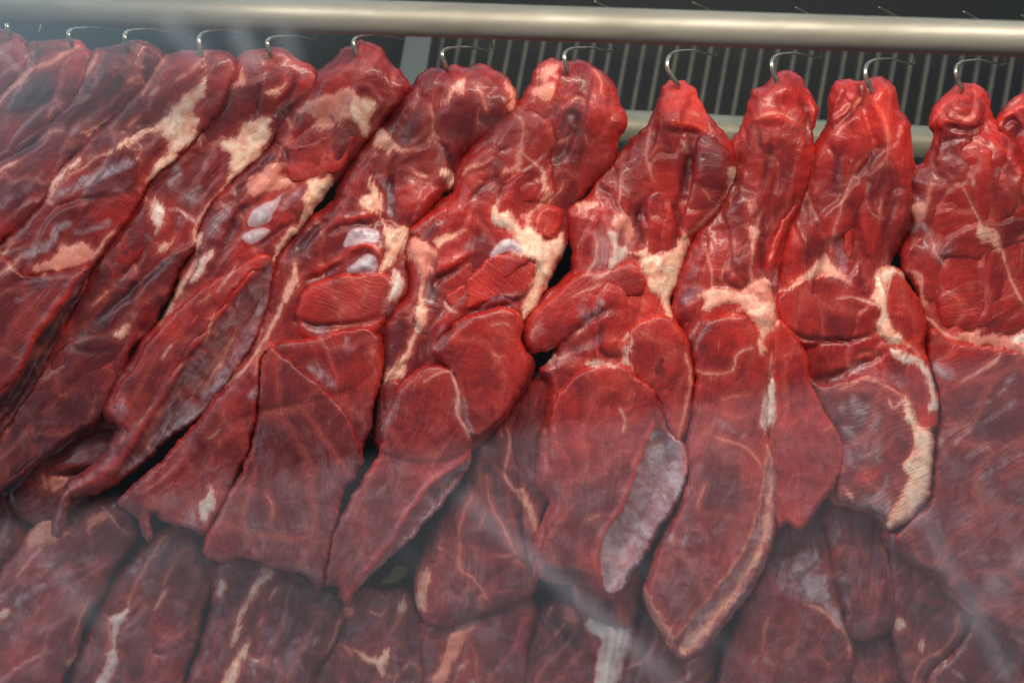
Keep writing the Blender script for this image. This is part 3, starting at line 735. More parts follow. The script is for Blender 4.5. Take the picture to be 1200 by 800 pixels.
  feats=[('F', '757 284,762 298,775 296,790 288,804 274,807 286,801 310,796 326,789 341,786 356,787 376,778 360,772 345,762 341,757 326,753 308,746 300,732 299,752 292', 'c', 4), ('V', '740 300,724 308,714 318,700 326', 3, 'w'), ('V', '806 276,818 266,832 252,846 234,858 214', 4, 'p'), ('F', '857 198,867 199,871 210,863 221,852 227,855 212', 't', 3),
         ('F', '716 258,728 250,738 254,742 268,740 282,734 284,728 268,720 268', 'p', 3), ('F', '710 272,720 270,726 290,732 286,736 298,724 310,712 318,718 296', 'w', 2), ('M', '700 270,740 262,742 290,715 316,690 322,696 295', .8), ('V', '700 282,698 300,692 314,688 322', 3, 'w'), ('B', 700, 295, 24, 26, 20, -.18), ('F', '675 242,690 235,705 237,695 245,680 247', 'o', 3), ('B', 690, 250, 14, 10, 0, .1),
         ('V', '766 138,760 160,757 180,762 200,766 212', 2.2, 'p'), ('V', '732 178,722 190', 2.6, 'p'), ('V', '810 132,820 134', 2, 'p'), ('F', '799 166,804 174,800 172', 'w', 1), ('M', '798 164,806 170,804 178,798 172', .8), ('C', '812 150,806 190,798 230,790 262', 5, 6), ('C', '755 235,748 260,752 290', 4, 5), ('C', '788 232,796 262,790 286', 3.5, 5), ('C', '730 235,728 262,740 290', 4, 4), ('H', 790, 140, 24, 20, 0, 9), ('R', '790 145,808 146,826 150', 8, 5), ('C', '780 150,800 156,820 156', 3, 3), ('V', '728 208,726 236,730 250', 2.4, 'o'), ('C', '700 216,716 230,726 250', 4, 5),
         ('F', '684 428,700 419,715 425,731 422,735 404,741 399,738 418,743 436,735 426,715 428,695 430', 'w', 2), ('V', '732 400,735 392,740 398', 2, 'w'), ('H', 718, 405, 18, 16, 0, 9), ('B', 718, 405, 16, 14, 0, .08), ('C', '706 385,702 405,712 418,730 418', 3, 5), ('L', '650 424,676 412,700 398', 7, .6), ('V', '646 419,660 420,668 414', 2.2, 'w'), ('F', '636 416,645 408,648 420,640 428,630 424', 'w', 2), ('M', '640 424,650 422,650 436,640 438', .7),
         ('V', '804 414,809 436,809 456,801 486,795 512', 4.4, 'p'), ('L', '780 502,786 516,796 524', 9, .8), ('S', '766 502,784 506,800 518,810 536,808 556,798 583,778 615,758 648,744 671,728 692,708 692,703 662,705 634,723 606,736 581,746 551,757 521', .5, 2.4, -.0), ('R', '766 498,756 520,745 550,734 580,721 605,703 632,699 660,704 690', 5, 5), ('V', '798 526,806 542,804 556', 4, 'p'),
         ('V', '726 478,733 492,730 508', 2, 'w'), ('C', '676 445,680 480,678 520', 3, 2), ('M', '680 360,700 358,694 370,680 376', .8), ('L', '685 378,692 366,706 356', 6, .8), ('V', '672 346,690 340,706 332', 1.8, 'o'), ('M', '622 398,630 380,636 378,630 400', .6), ('V', '622 396,628 382', 3, 'p'), ('B', 640, 390, 20, 14, -30, -.14), ('C', '662 398,690 375,715 360', 4, 6), ('B', 660, 668, 30, 8, 5, -.2), ('B', 690, 672, 14, 18, 0, .1), ('B', 715, 480, 50, 40, 0, .05), ('V', '690 608,702 604', 2.4, 'o'), ('M', '640 560,648 540,650 500,640 520', .5), ('B', 642, 530, 8, 50, 5, .15)]),  # includes a dark blob painting the shadow along the slab's underside
 dict(label='beef cut with T-shaped cream fat patch above two long slabs', group=FRONT, z=11, ang=96, T=30, R=46, tone=0.12, at=(910, 94),
  main='882 120,885 108,898 102,906 94,918 87,932 92,944 106,951 118,957 130,953 142,947 152,950 172,948 195,944 218,936 242,926 266,918 290,914 318,908 345,915 370,915 400,912 440,908 480,906 520,908 560,906 615,896 655,876 690,850 725,828 752,808 769,793 764,778 742,764 714,757 694,762 675,775 640,795 595,805 560,803 520,808 485,814 450,812 412,800 385,789 368,792 345,800 320,806 298,818 275,834 260,848 238,860 214,862 195,858 175,866 160,874 142',
  lobes=[('muscle_lobe', '880 124,884 108,898 101,904 108,900 122,892 132,884 134', 6, 9, -12, -.04, 30),
         ('muscle_lobe', '898 337,894 310,904 280,919 250,938 232,938 256,927 276,919 300,913 324,906 340', 9, 14, -10, .12, 15),
         ('flap', '905 384,915 374,926 384,939 400,946 420,949 445,966 475,986 505,995 521,991 545,976 575,956 600,939 621,930 619,922 612,912 619,905 600,903 560,900 520,897 490,898 460,903 430', 11, 16, -8, .12, -6),
         ('flap', '815 392,830 372,858 366,880 374,894 395,904 430,900 450,896 480,900 505,907 540,910 575,907 620,897 656,876 694,850 728,829 755,808 771,793 766,778 744,764 716,757 695,762 674,775 640,796 596,806 560,805 520,809 485,815 450,812 415', 14, 17, 0, -.0, 10)],
  feats=[('F', '817 346,830 339,850 340,865 342,878 335,890 324,901 330,906 350,913 381,905 383,898 396,897 412,891 413,889 390,881 376,870 369,857 367,868 359,850 356,835 363,822 361,825 352', 'o', 4), ('F', '866 343,890 326,902 334,908 362,908 380,890 384,880 374,866 366,872 356', 'p', 3), ('V', '808 356,820 348,826 340', 3, 'p'),
         ('V', '880 332,881 316,881 300,883 280,888 262,893 248', 3.2, 'o'), ('F', '880 266,887 264,888 278,882 284,879 276', 'o', 2), ('V', '828 292,831 310,835 326,834 338', 2.6, 'p'), ('V', '862 280,860 294', 2, 'p'), ('V', '904 258,898 270', 2.2, 'p'), ('V', '848 316,844 328', 1.8, 'p'), ('H', 862, 322, 18, 15, 0, 8), ('C', '846 312,850 330,868 338,880 326', 3, 4), ('C', '890 262,894 300,896 335', 4, 5), ('M', '890 322,910 322,908 346,898 348', .7), ('F', '878 240,884 238,885 248,880 250', 'p', 2),
         ('F', '893 481,899 446,907 449,909 480,905 496,898 509,894 497', 'w', 2), ('V', '905 416,904 430,901 446', 4, 'w'), ('V', '858 433,864 418,870 411,882 408', 2.4, 'w'), ('V', '808 430,824 437,840 438,858 436', 2, 'p'), ('V', '838 512,858 519,872 523,884 533,893 550', 2.6, 'p'), ('L', '840 490,850 500,870 512', 8, .4), ('V', '846 468,860 464,876 464', 2, 'p'),
         ('S', '902 536,912 556,912 580,909 622,899 658,878 697,852 731,831 757,808 774,794 770,788 758,802 736,826 706,851 676,874 641,887 600,893 565', .40, 1.1, .06), ('F', '903 560,904 590,898 630,884 662,858 702,832 736,812 758,806 752,818 736,842 706,866 676,886 641,895 602', 'o', 1), ('V', '899 522,895 560,887 600,874 640,851 674,826 706,802 735,788 752', 3.0, 'o'), ('F', '838 716,850 712,838 734,822 750,806 766,797 766,798 754,816 736', 'o', 3), ('F', '757 688,763 698,768 712,778 726,790 746,798 760,788 758,776 742,764 716,756 698', 'p', 2),
         ('V', '826 570,820 584,818 596', 3, 'p'), ('L', '780 628,800 634,816 632', 8, .7), ('L', '820 628,840 624,856 604', 7, .5), ('M', '812 545,830 530,840 540,818 560', .3), ('B', 840, 600, 50, 70, 20, -.06), ('B', 870, 400, 30, 30, 0, .08), ('V', '808 398,814 386,820 378', 3, 'w'), ('L', '812 408,820 390,830 380', 8, .5), ('B', 815, 360, 16, 12, -30, .1), ('L', '804 352,812 344,820 338', 8, .7),
         ('B', 908, 250, 10, 40, 15, .08), ('C', '868 165,866 200,858 240', 4, 4), ('C', '905 160,900 190,896 220', 4, 4), ('R', '880 140,905 136,930 142', 8, 4), ('V', '884 140,900 134,918 134,932 140', 1.6, 'p'), ('C', '940 118,946 140,944 170', 4, 6), ('H', 918, 105, 20, 14, 0, 7), ('B', 950, 480, 20, 60, 25, .04), ('V', '966 505,974 498', 2, 'p'), ('H', 950, 530, 26, 60, 20, 5), ('V', '902 525,904 548', 2.4, 'w')]),
 dict(label='beef cut with arched muscle and thick cream fat on its lower right edge', group=FRONT, z=7, ang=98, T=30, R=46, tone=0.11, at=(1020, 100),
  main='972 145,975 115,985 100,1005 98,1020 95,1035 95,1045 105,1050 125,1060 140,1066 155,1066 180,1068 215,1070 245,1066 265,1055 280,1045 300,1035 315,1050 318,1062 335,1070 350,1080 365,1085 385,1083 410,1090 430,1098 455,1100 475,1096 500,1092 545,1088 575,1075 600,1055 617,1040 620,1032 605,1015 595,990 590,975 580,985 540,980 520,975 500,960 470,946 440,938 410,926 390,916 380,908 355,912 325,918 295,928 265,940 240,946 215,950 190,960 170,968 155',
  lobes=[('muscle_lobe', '974 142,976 116,986 101,1006 97,1016 102,1010 118,1000 132,986 142', 8, 12, -14, -.04, 40),
         ('muscle_lobe', '984 244,992 240,1000 250,1001 275,1000 300,993 302,988 276', 5, 8, -4, .18, 0),
         ('flap', '916 382,909 356,920 338,945 324,972 318,996 326,1014 338,1028 350,1034 366,1034 386,1020 396,990 402,960 404,936 404', 8, 15, -8, -.02, 10),
         ('flap', '1030 322,1040 314,1054 316,1066 334,1079 358,1086 384,1083 404,1090 430,1099 456,1101 476,1096 502,1084 505,1070 496,1060 470,1040 446,1045 420,1040 385,1036 350', 8, 11, -4, .06, -10),
         ('flap', '945 440,965 452,990 444,1020 438,1046 448,1064 468,1074 492,1092 506,1094 545,1090 577,1076 602,1056 619,1040 622,1034 606,1015 598,992 594,978 584,985 548,985 520,974 500,960 474', 12, 20, -2, -.16, 60)],
  feats=[('F', '966 294,974 310,985 320,997 332,975 325,960 322,945 330,930 336,916 342,932 328,950 315,960 302', 'o', 3), ('V', '973 296,977 274,983 252,988 236,997 212', 2.6, 'p'), ('M', '958 300,976 304,998 332,970 326', .8), ('M', '976 272,986 280,992 300,990 318,978 306', .7),
         ('F', '1028 322,1038 312,1050 313,1060 322,1046 326,1041 340,1039 352,1041 366,1050 385,1058 396,1050 404,1034 396,1026 385,1032 366,1022 350,1024 338', 'c', 4), ('V', '980 351,996 349,1010 351,1026 356', 2.6, 'w'), ('F', '1043 406,1060 414,1079 419,1092 440,1099 460,1101 480,1087 482,1092 465,1084 441,1074 427,1056 424', 'w', 2.5), ('V', '1034 394,1050 398,1066 406,1078 414', 4, 'p'), ('B', 1056, 402, 24, 7, 25, .4),
         ('F', '1061 466,1070 480,1076 494,1091 504,1094 540,1091 572,1081 592,1063 611,1045 620,1038 612,1049 597,1054 580,1065 560,1058 545,1068 525,1071 510,1060 490', 't', 4), ('B', 1082, 492, 10, 8, 0, .3), ('V', '1000 448,1020 445,1042 455,1064 466', 2.8, 'p'), ('V', '985 456,1005 447,1020 440', 2, 'p'), ('V', '1042 468,1048 478,1060 466', 2.4, 'w'), ('M', '986 470,1020 470,1040 510,1020 550,990 540', .6), ('M', '1000 590,1030 575,1042 555,1048 585,1040 614,1020 598', 1.0), ('L', '1092 510,1096 545,1090 578', 6, .9),
         ('B', 1016, 558, 16, 9, -25, .5), ('F', '990 574,998 580,1002 588,992 580', 'o', 2), ('V', '968 590,985 590,1010 598', 3, 'p'), ('B', 1040, 505, 10, 40, -10, .14), ('C', '948 446,980 440,1015 424,1040 412', 4, 5), ('B', 960, 410, 30, 10, 0, .12), ('B', 985, 375, 26, 14, 0, -.18), ('C', '918 385,950 398,1000 398,1030 388', 3, 5), ('L', '1000 430,1030 440,1060 450', 10, .4), ('B', 1000, 425, 50, 12, 8, -.02),
         ('V', '1008 115,1000 125', 5, 'p'), ('C', '1014 96,1008 116,998 132,982 146', 4, 11), ('V', '1040 150,1042 170,1036 190,1020 205', 2.4, 'p'), ('V', '1033 235,1030 258', 2.4, 'p'), ('C', '1000 215,1015 190,1032 170', 4, 5), ('C', '985 235,980 200,990 170', 4, 4), ('C', '1002 245,1008 280,1020 310', 4, 4), ('C', '1048 200,1046 240,1030 290', 4, 4), ('R', '1024 120,1040 150,1046 190', 8, 5), ('H', 1030, 112, 16, 18, 0, 9), ('B', 940, 300, 14, 20, 20, -.08), ('H', 940, 285, 18, 22, 0, 7), ('V', '988 148,980 156', 4, 'p'), ('C', '972 170,980 190', 3, 3), ('M', '1036 304,1048 302,1046 314,1036 312', .7), ('V', '1026 348,1030 330,1036 316', 2, 'w')]),
 dict(label='beef cut at right whose hook pierces a dimpled knuckle, hazy lower slab', group=FRONT, z=5, ang=100, T=32, R=50, tone=0.10, at=(1126, 104),
  main='1093 138,1098 126,1112 112,1125 103,1140 104,1152 112,1158 128,1164 142,1180 156,1193 172,1204 192,1230 215,1300 400,1300 700,1230 760,1170 740,1110 690,1046 640,1040 624,1062 612,1085 592,1094 560,1096 520,1102 490,1100 460,1090 430,1086 400,1085 385,1082 362,1072 330,1060 316,1060 290,1070 268,1062 255,1064 240,1068 228,1065 212,1072 200,1086 194,1090 180,1098 160,1095 150',
  lobes=[('muscle_lobe', '1092 142,1100 126,1112 112,1126 103,1141 104,1153 112,1159 130,1154 146,1140 152,1118 152,1100 156', 9, 15, -8, .0, 20),
         ('muscle_lobe', '1064 214,1074 200,1090 192,1092 212,1088 232,1078 238,1068 234', 6, 10, -12, .04, 0),
         ('muscle_lobe', '1088 320,1086 280,1088 230,1092 205,1104 176,1130 158,1162 154,1190 178,1212 216,1236 300,1232 378,1200 392,1170 400,1140 398,1108 390,1094 372', 12, 34, -16, .04, 60),
         ('muscle_lobe', '1064 290,1072 274,1084 276,1088 300,1088 350,1084 362,1074 334,1063 316', 6, 10, -8, -.06, 0),
         ('flap', '1087 392,1096 384,1112 396,1140 402,1170 406,1200 410,1300 395,1300 715,1225 742,1165 730,1108 685,1050 640,1062 613,1086 592,1095 560,1097 520,1103 490,1101 460,1092 430', 9, 14, 2, -.08, 40)],
  feats=[('V', '1084 372,1095 378,1105 390,1120 396,1136 397', 4.6, 'o'), ('F', '1118 392,1134 391,1140 389,1153 386,1150 395,1170 391,1186 398,1200 387,1216 384,1220 412,1190 410,1166 404,1145 404,1128 400', 'p', 3), ('F', '1186 394,1204 386,1220 386,1220 414,1200 412,1188 406', 'w', 2), ('V', '1130 222,1138 240,1148 258,1152 268,1166 272,1175 296,1186 330,1196 350,1204 362', 3.4, 'o'), ('F', '1150 264,1160 268,1171 280,1170 296,1160 282,1150 282,1144 272', 'o', 2), ('V', '1092 280,1097 298,1106 311', 2.6, 'w'), ('V', '1172 412,1168 422,1150 434,1124 447', 2.6, 'w'),
         ('F', '1066 241,1078 238,1086 242,1084 254,1074 256', 'p', 2), ('F', '1062 316,1074 318,1082 332,1087 362,1080 352,1074 330', 'p', 2), ('V', '1086 248,1088 230,1092 214', 2.6, 'p'), ('M', '1092 288,1118 286,1112 306,1096 304', .5), ('L', '1096 426,1104 434,1112 436', 10, .8), ('M', '1092 420,1112 428,1106 440,1096 436', .6), ('L', '1135 478,1165 466,1190 440', 4, .5), ('L', '1130 506,1160 490,1190 470', 4, .5), ('L', '1120 520,1130 508,1136 500', 5, .6), ('L', '1134 535,1160 520', 5, .6), ('L', '1100 520,1120 500,1140 490', 6, .4), ('L', '1150 560,1180 540,1200 530', 5, .5), ('L', '1110 620,1140 600,1170 570', 8, .35), ('L', '1130 650,1160 620,1200 590', 8, .3),
         ('B', 1110, 400, 20, 16, 20, .1), ('B', 1140, 560, 90, 140, 0, -.10), ('B', 1180, 560, 30, 14, -30, .16), ('H', 1125, 128, 18, 16, 0, 6), ('C', '1112 126,1122 136,1138 134', 3, 3), ('C', '1108 148,1130 153,1152 147', 3.5, 5), ('C', '1124 116,1134 122,1146 118', 2.5, 2.5), ('V', '1116 130,1128 138,1142 136', 1.6, 'p'), ('R', '1160 160,1190 190,1204 230', 9, 4), ('C', '1100 170,1120 162,1150 164', 3, 3), ('B', 1150, 240, 30, 40, 0, .04), ('L', '1068 270,1078 262,1086 270', 6, .7), ('C', '1094 620,1130 690,1150 740', 5, 4), ('V', '1140 208,1141 218', 3, 'w')]),
 dict(label='red knobbly end of a beef cut cut off by the right picture edge', group=FRONT, z=2, ang=100, T=26, R=30, tone=0.08, at=(1200, 116),
  main='1168 150,1172 138,1182 126,1196 116,1220 100,1290 90,1290 260,1240 240,1210 205,1195 178,1182 166,1172 158',
  feats=[('C', '1176 150,1188 140,1196 150,1190 162', 4, 8), ('R', '1172 140,1188 128,1206 122', 7, 6), ('V', '1184 124,1194 116', 2, 'w'), ('B', 1190, 152, 8, 8, 0, -.3)]),
 # ---- cuts that hang behind or below the first row
 dict(label='slack red beef cut glimpsed behind the pointed blade at lower left', group=LOW, lump=0.6, z=-34, ang=140, T=18, R=24, tone=-.04, at=(110, 500),
  main='14 580,40 548,75 522,110 492,128 478,160 470,165 500,150 530,125 560,100 590,72 612,46 612,22 600',
  feats=[('M', '76 536,100 520,130 518,122 534,96 542,78 544', 1.0), ('V', '98 530,112 524,128 520', 4, 'w'), ('F', '56 564,66 558,80 558,82 570,70 574,58 576', 'p', 3), ('V', '50 556,54 572', 5, 'p'), ('C', '64 556,90 556,110 552', 3, 6), ('R', '60 550,84 546,110 540', 6, 5)]),
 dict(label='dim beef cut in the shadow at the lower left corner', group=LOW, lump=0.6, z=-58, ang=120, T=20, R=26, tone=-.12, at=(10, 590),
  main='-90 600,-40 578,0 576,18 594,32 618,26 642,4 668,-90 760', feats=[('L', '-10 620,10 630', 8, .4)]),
 dict(label='lower left beef cut with frilly white fat at its top edge', group=LOW, lump=0.6, z=-42, ang=126, T=26, tone=.04, at=(90, 592),
  main='30 636,44 614,62 604,78 596,98 588,125 583,142 588,156 618,155 632,140 652,125 682,108 708,95 738,85 768,70 792,56 860,-90 860,-90 740,-10 692,10 662',
  feats=[('F', '28 638,42 616,60 606,68 610,68 622,84 624,66 632,50 640', 'p', 3), ('V', '30 634,44 614,62 604', 3, 'w'), ('V', '50 640,36 656,18 676', 2.6, 'w'), ('L', '20 706,36 694,52 686', 6, 1.0), ('L', '44 664,56 660,70 660', 4, .8), ('L', '66 672,74 664', 4, .9), ('F', '0 716,12 712,8 724,-8 728', 'w', 2), ('L', '0 752,16 744,22 738', 6, .6), ('L', '44 742,52 734', 5, .8), ('L', '100 656,110 650', 6, .7), ('F', '100 608,112 600,126 602,118 612,106 618,104 626', 'p', 3), ('V', '120 592,136 612,150 624', 2.4, 'w'), ('M', '76 618,90 606,96 616,86 632', .8),
         ('F', '80 776,92 762,94 770,84 780', 'c', 4), ('B', 30, 780, 40, 50, 0, .16), ('B', 20, 770, 20, 30, 30, .1), ('V', '104 704,94 724,84 752', 2, 'c'), ('M', '60 688,80 676,96 692,84 702', .35)]),
 dict(label='lower beef cut with a white forked fat seam running down its left side', group=LOW, lump=0.6, z=-52, ang=118, T=26, tone=.02, at=(210, 620),
  main='168 640,182 628,198 621,216 617,236 625,252 650,256 662,246 692,236 722,226 762,216 788,200 860,70 860,86 790,100 752,115 722,130 692,148 664',
  feats=[('F', '152 702,142 716,128 722,131 735,130 755,125 775,110 806,124 806,138 772,136 750,143 731,150 718', 'w', 3), ('V', '151 704,160 684,170 664,184 640,196 625', 2.6, 'p'), ('V', '206 656,198 670,190 686', 2.6, 'p'), ('V', '196 690,188 702,181 713', 4, 'w'), ('M', '154 666,162 664,160 672,152 672', .9), ('L', '142 750,154 742,166 738', 6, .6), ('V', '126 730,128 748,124 766', 3, 'p'), ('B', 190, 750, 20, 40, 20, .16), ('L', '170 684,180 676', 3, .7), ('V', '208 650,216 644,224 642', 2, 'p'), ('C', '178 740,182 764,196 768', 3, 5), ('M', '222 740,234 722,230 750,222 762', .5)]),
 dict(label='lower beef cut flecked with silver film and edged by two cream strips', group=LOW, lump=0.6, z=-44, ang=112, T=26, tone=-.02, at=(320, 668),
  main='258 660,270 654,290 656,312 662,332 668,360 679,374 690,391 696,396 706,399 726,393 746,383 766,366 790,350 860,214 860,226 790,238 755,248 716,254 682',
  feats=[('F', '308 664,326 668,316 676,304 690,296 702,286 722,275 756,270 756,280 722,290 700,300 682,306 674', 't', 2), ('F', '288 752,294 750,284 774,272 806,256 812,270 778', 't', 3), ('F', '260 678,268 688,258 700,252 696', 'w', 1), ('V', '324 688,316 702', 4, 'w'), ('V', '310 722,302 734', 2.4, 'p'), ('L', '340 700,345 690,350 684', 0.1, 0),
         ('M', '300 740,320 700,340 720,370 740,350 780,320 810,290 800', .42), ('L', '312 752,322 746', 4, .9), ('L', '322 776,326 764', 4, .9), ('L', '344 754,350 746', 4, .9), ('L', '360 752,372 748', 4, .8), ('L', '300 798,296 780', 4, .9), ('L', '330 730,322 720', 4, .8), ('V', '398 726,392 746,382 766', 3.4, 'w'), ('V', '306 690,300 700,290 712', 2, 'p'), ('B', 345, 690, 40, 14, 20, -.1)]),
 dict(label='lower beef cut in shadow with small branching cream fat below a pale nub', group=LOW, lump=0.6, z=-56, ang=104, T=24, tone=-.08, at=(440, 710),
  main='388 702,402 692,424 692,448 694,472 690,492 702,500 732,502 758,502 798,500 860,342 860,366 796,384 768,395 746,396 722',
  feats=[('F', '390 702,398 698,400 712,412 708,414 720,400 726,394 716', 'p', 4), ('F', '413 758,428 765,440 772,457 760,452 776,447 792,440 781,425 773', 'c', 3), ('V', '393 756,405 758,412 766', 3, 'p'), ('V', '434 716,446 720,452 714', 2, 'w'), ('F', '468 706,476 702,474 716,468 718', 'w', 1), ('C', '478 740,482 780,488 820', 4, 4), ('V', '474 712,466 728,458 740', 2.6, 'p'), ('B', 440, 735, 40, 14, 10, -.12), ('L', '470 752,462 768,466 790', 6, .5)]),
 dict(label='lower middle beef cut with one slanting pale fat strip', group=LOW, lump=0.6, z=-40, ang=104, T=24, tone=.05, at=(560, 716),
  main='494 734,515 728,545 720,560 710,585 700,612 692,624 712,621 742,613 772,604 860,492 860,500 792,497 762',
  feats=[('F', '558 720,545 725,531 740,521 765,512 787,504 808,518 808,531 776,546 746,560 727', 'p', 3), ('L', '560 724,578 708,606 698', 6, .9), ('C', '556 724,578 706,604 698', 4, 5), ('M', '590 702,604 698,600 706,588 708', 1), ('L', '530 800,540 782,552 772', 4, .6), ('L', '554 798,570 790', 5, .8), ('V', '538 784,548 774', 2, 'w'), ('B', 615, 740, 8, 50, 5, .14)]),
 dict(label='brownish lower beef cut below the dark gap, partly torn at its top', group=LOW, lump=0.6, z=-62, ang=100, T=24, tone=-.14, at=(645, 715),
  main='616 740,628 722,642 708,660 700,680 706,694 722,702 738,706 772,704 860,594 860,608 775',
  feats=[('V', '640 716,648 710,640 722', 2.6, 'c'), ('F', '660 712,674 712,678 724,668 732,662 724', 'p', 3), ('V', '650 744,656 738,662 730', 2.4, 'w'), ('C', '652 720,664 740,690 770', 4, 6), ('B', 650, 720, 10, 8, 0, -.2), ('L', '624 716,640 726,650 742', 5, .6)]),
 dict(label='lower beef cut topped by a broad fibrous white fat sheet', group=LOW, lump=0.6, z=-48, ang=100, T=24, tone=-.0, at=(712, 724),
  main='676 706,690 712,705 722,722 728,742 730,744 744,738 765,730 792,722 860,690 860,698 775,690 745',
  feats=[('F', '684 735,690 724,702 722,722 727,744 728,738 755,731 775,722 806,696 806,700 772,704 752,696 744', 'w', 3), ('C', '715 732,712 760,706 800', 2, 3), ('C', '726 732,722 760,714 800', 2, 3), ('C', '736 732,730 756,722 790', 2, 3), ('B', 690, 750, 8, 18, -10, .12)]),
 dict(label='small red beef tip hanging just below the purplish slab', group=LOW, lump=0.6, z=-26, ang=96, T=16, R=18, tone=.03, at=(710, 690),
  main='668 676,690 672,720 670,744 664,747 676,744 700,741 720,738 732,722 730,702 724,684 712,674 696',
  feats=[('V', '740 668,742 680', 3, 'p'), ('B', 730, 700, 10, 16, 0, .15), ('V', '674 680,675 700', 2, 'p')]),
 dict(label='lower beef cut between the white sheet and the tapered slab tip', group=LOW, lump=0.6, z=-56, ang=100, T=24, tone=-.06, at=(765, 720),
  main='742 744,750 726,760 708,775 716,790 740,812 752,838 740,836 790,826 860,714 860,726 792,736 765',
  feats=[('L', '758 770,766 752', 6, .6), ('L', '745 800,752 780', 6, .6), ('L', '808 790,806 776', 4, .7), ('V', '806 796,808 776,816 770', 2, 'w'), ('B', 815, 790, 10, 14, 0, .1)]),
 dict(label='hazy lower beef cut with a fan of silvery film and pale fat rim', group=LOW, lump=0.6, z=-44, ang=110, T=26, tone=-.0, at=(930, 600),
  main='895 640,912 616,930 606,948 598,968 590,978 604,982 650,990 700,999 742,999 772,992 802,986 860,836 860,848 778,860 738,878 702',
  feats=[('M', '900 650,926 654,956 634,964 660,974 700,992 736,998 758,984 734,964 714,944 708,924 700,902 676', 1.0), ('M', '930 664,956 644,964 668,976 704,990 732,976 724,958 704,938 692,918 676', 2.2), ('V', '942 708,960 714,978 728,992 746,996 770', 4, 'o'), ('L', '884 770,910 776,930 786', 8, .5), ('L', '930 752,950 764', 6, .4), ('V', '892 762,896 740,900 722', 3, 'p'), ('B', 930, 770, 50, 40, 0, .02), ('B', 900, 640, 14, 20, 0, -.06)]),
 dict(label='short square-ended beef cut with white thread along its right edge', group=LOW, lump=0.6, z=-26, ang=96, T=20, R=24, tone=-.0, at=(1000, 585),
  main='964 600,974 584,992 588,1015 592,1032 600,1040 622,1041 650,1048 698,1046 726,1036 740,1010 746,997 738,988 705,978 662,970 628',
  feats=[('V', '1034 640,1040 660,1044 680,1047 700', 3.2, 'p'), ('M', '972 600,986 598,986 622,972 648', .8), ('L', '988 610,982 630,970 644', 5, .8), ('V', '968 640,972 662,978 690', 4, 'p'), ('V', '976 584,990 592,1008 596', 3, 'o'), ('L', '990 676,994 700,996 720', 6, .8), ('C', '984 656,992 690,998 730', 3, 3)]),
 dict(label='dark lower beef stub under the short square-ended cut', group=LOW, lump=0.6, z=-60, ang=94, T=22, tone=-.08, at=(1030, 745),
  main='996 752,1012 744,1032 740,1050 744,1060 772,1066 800,1072 860,986 860,994 796', feats=[('L', '1004 790,1008 770', 6, .5), ('V', '1000 750,1002 765', 2.4, 'w')]),
 dict(label='grainy purple-brown lower beef cut with a hooked cream seam at its foot', group=LOW, lump=0.6, z=-34, ang=112, T=24, tone=-.08, at=(1080, 610),
  main='1040 640,1060 616,1090 600,1120 640,1136 690,1136 730,1124 752,1106 770,1086 790,1078 812,1062 800,1050 750,1043 702',
  feats=[('V', '1123 716,1121 736,1112 752,1100 764,1084 772,1074 786,1070 798', 5, 'p'), ('F', '1075 752,1082 750,1084 762,1080 768', 'w', 3), ('F', '1048 728,1058 726,1060 736,1050 738', 'w', 2), ('L', '1090 690,1100 660', 6, .3), ('L', '1110 700,1120 690', 5, .4)]),
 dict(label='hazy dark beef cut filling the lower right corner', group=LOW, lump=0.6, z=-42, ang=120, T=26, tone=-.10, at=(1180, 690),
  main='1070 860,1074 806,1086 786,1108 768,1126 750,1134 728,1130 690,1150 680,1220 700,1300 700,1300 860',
  feats=[('L', '1130 690,1150 700,1160 720', 8, .3), ('L', '1120 786,1130 800', 5, .6), ('V', '1116 690,1134 688,1150 698', 3, 'p'), ('L', '1170 790,1200 770', 6, .4), ('C', '1140 690,1170 740,1190 790', 4, 4), ('B', 1120, 790, 14, 16, 0, .14)]),
 dict(label='hazy beef cut between the two middle slabs with thin white branching seams', group=LOW, lump=0.6, z=-22, ang=98, T=24, tone=-.02, at=(620, 450),
  main='552 540,560 512,575 500,598 470,618 448,634 438,650 446,658 464,664 482,667 498,660 522,650 548,640 572,634 590,632 620,634 650,630 672,624 690,610 701,582 712,560 721,540 729,516 733,500 726,491 702,488 680,496 650,510 620,530 590,546 568',
  lobes=[('flap', '600 488,618 456,636 440,652 450,660 472,667 496,660 522,648 546,642 564,650 580,640 594,634 610,632 640,634 662,628 684,618 650,612 600,606 560,600 520', 7, 14, 2, .06, 5)],
  feats=[('V', '594 501,597 512,596 526,593 544,592 558,600 570,612 582,622 594,628 610,630 626', 3.2, 'w'), ('F', '604 574,612 572,620 586,628 604,628 622,622 604,610 588', 'o', 2), ('V', '553 578,548 592,541 608,538 624,539 645,538 664,552 676,562 688,571 702', 3, 'p'), ('V', '570 556,572 580,580 602,592 622,604 648', 2, 'p'), ('F', '490 682,498 664,504 678,500 700,496 720,488 704', 'o', 3), ('B', 494, 680, 8, 16, 0, .3),
         ('V', '655 470,656 486,648 496,642 502', 4, 'w'), ('V', '636 440,648 450,655 466,662 482', 3.6, 'p'), ('B', 645, 450, 16, 14, 40, .35), ('B', 585, 530, 40, 34, 0, -.20), ('M', '630 520,650 510,644 560,624 580,618 556', .5), ('C', '604 560,612 620,626 670', 4, 4), ('M', '556 516,580 520,580 536,556 536', .5), ('L', '562 530,570 526', 4, .9), ('B', 625, 680, 8, 14, 0, .25), ('B', 540, 690, 30, 30, 0, -.06), ('V', '512 640,520 644', 2, 'p'), ('V', '585 500,588 512', 2, 'p')]),  # large dark blob paints the shadow over the upper part
]
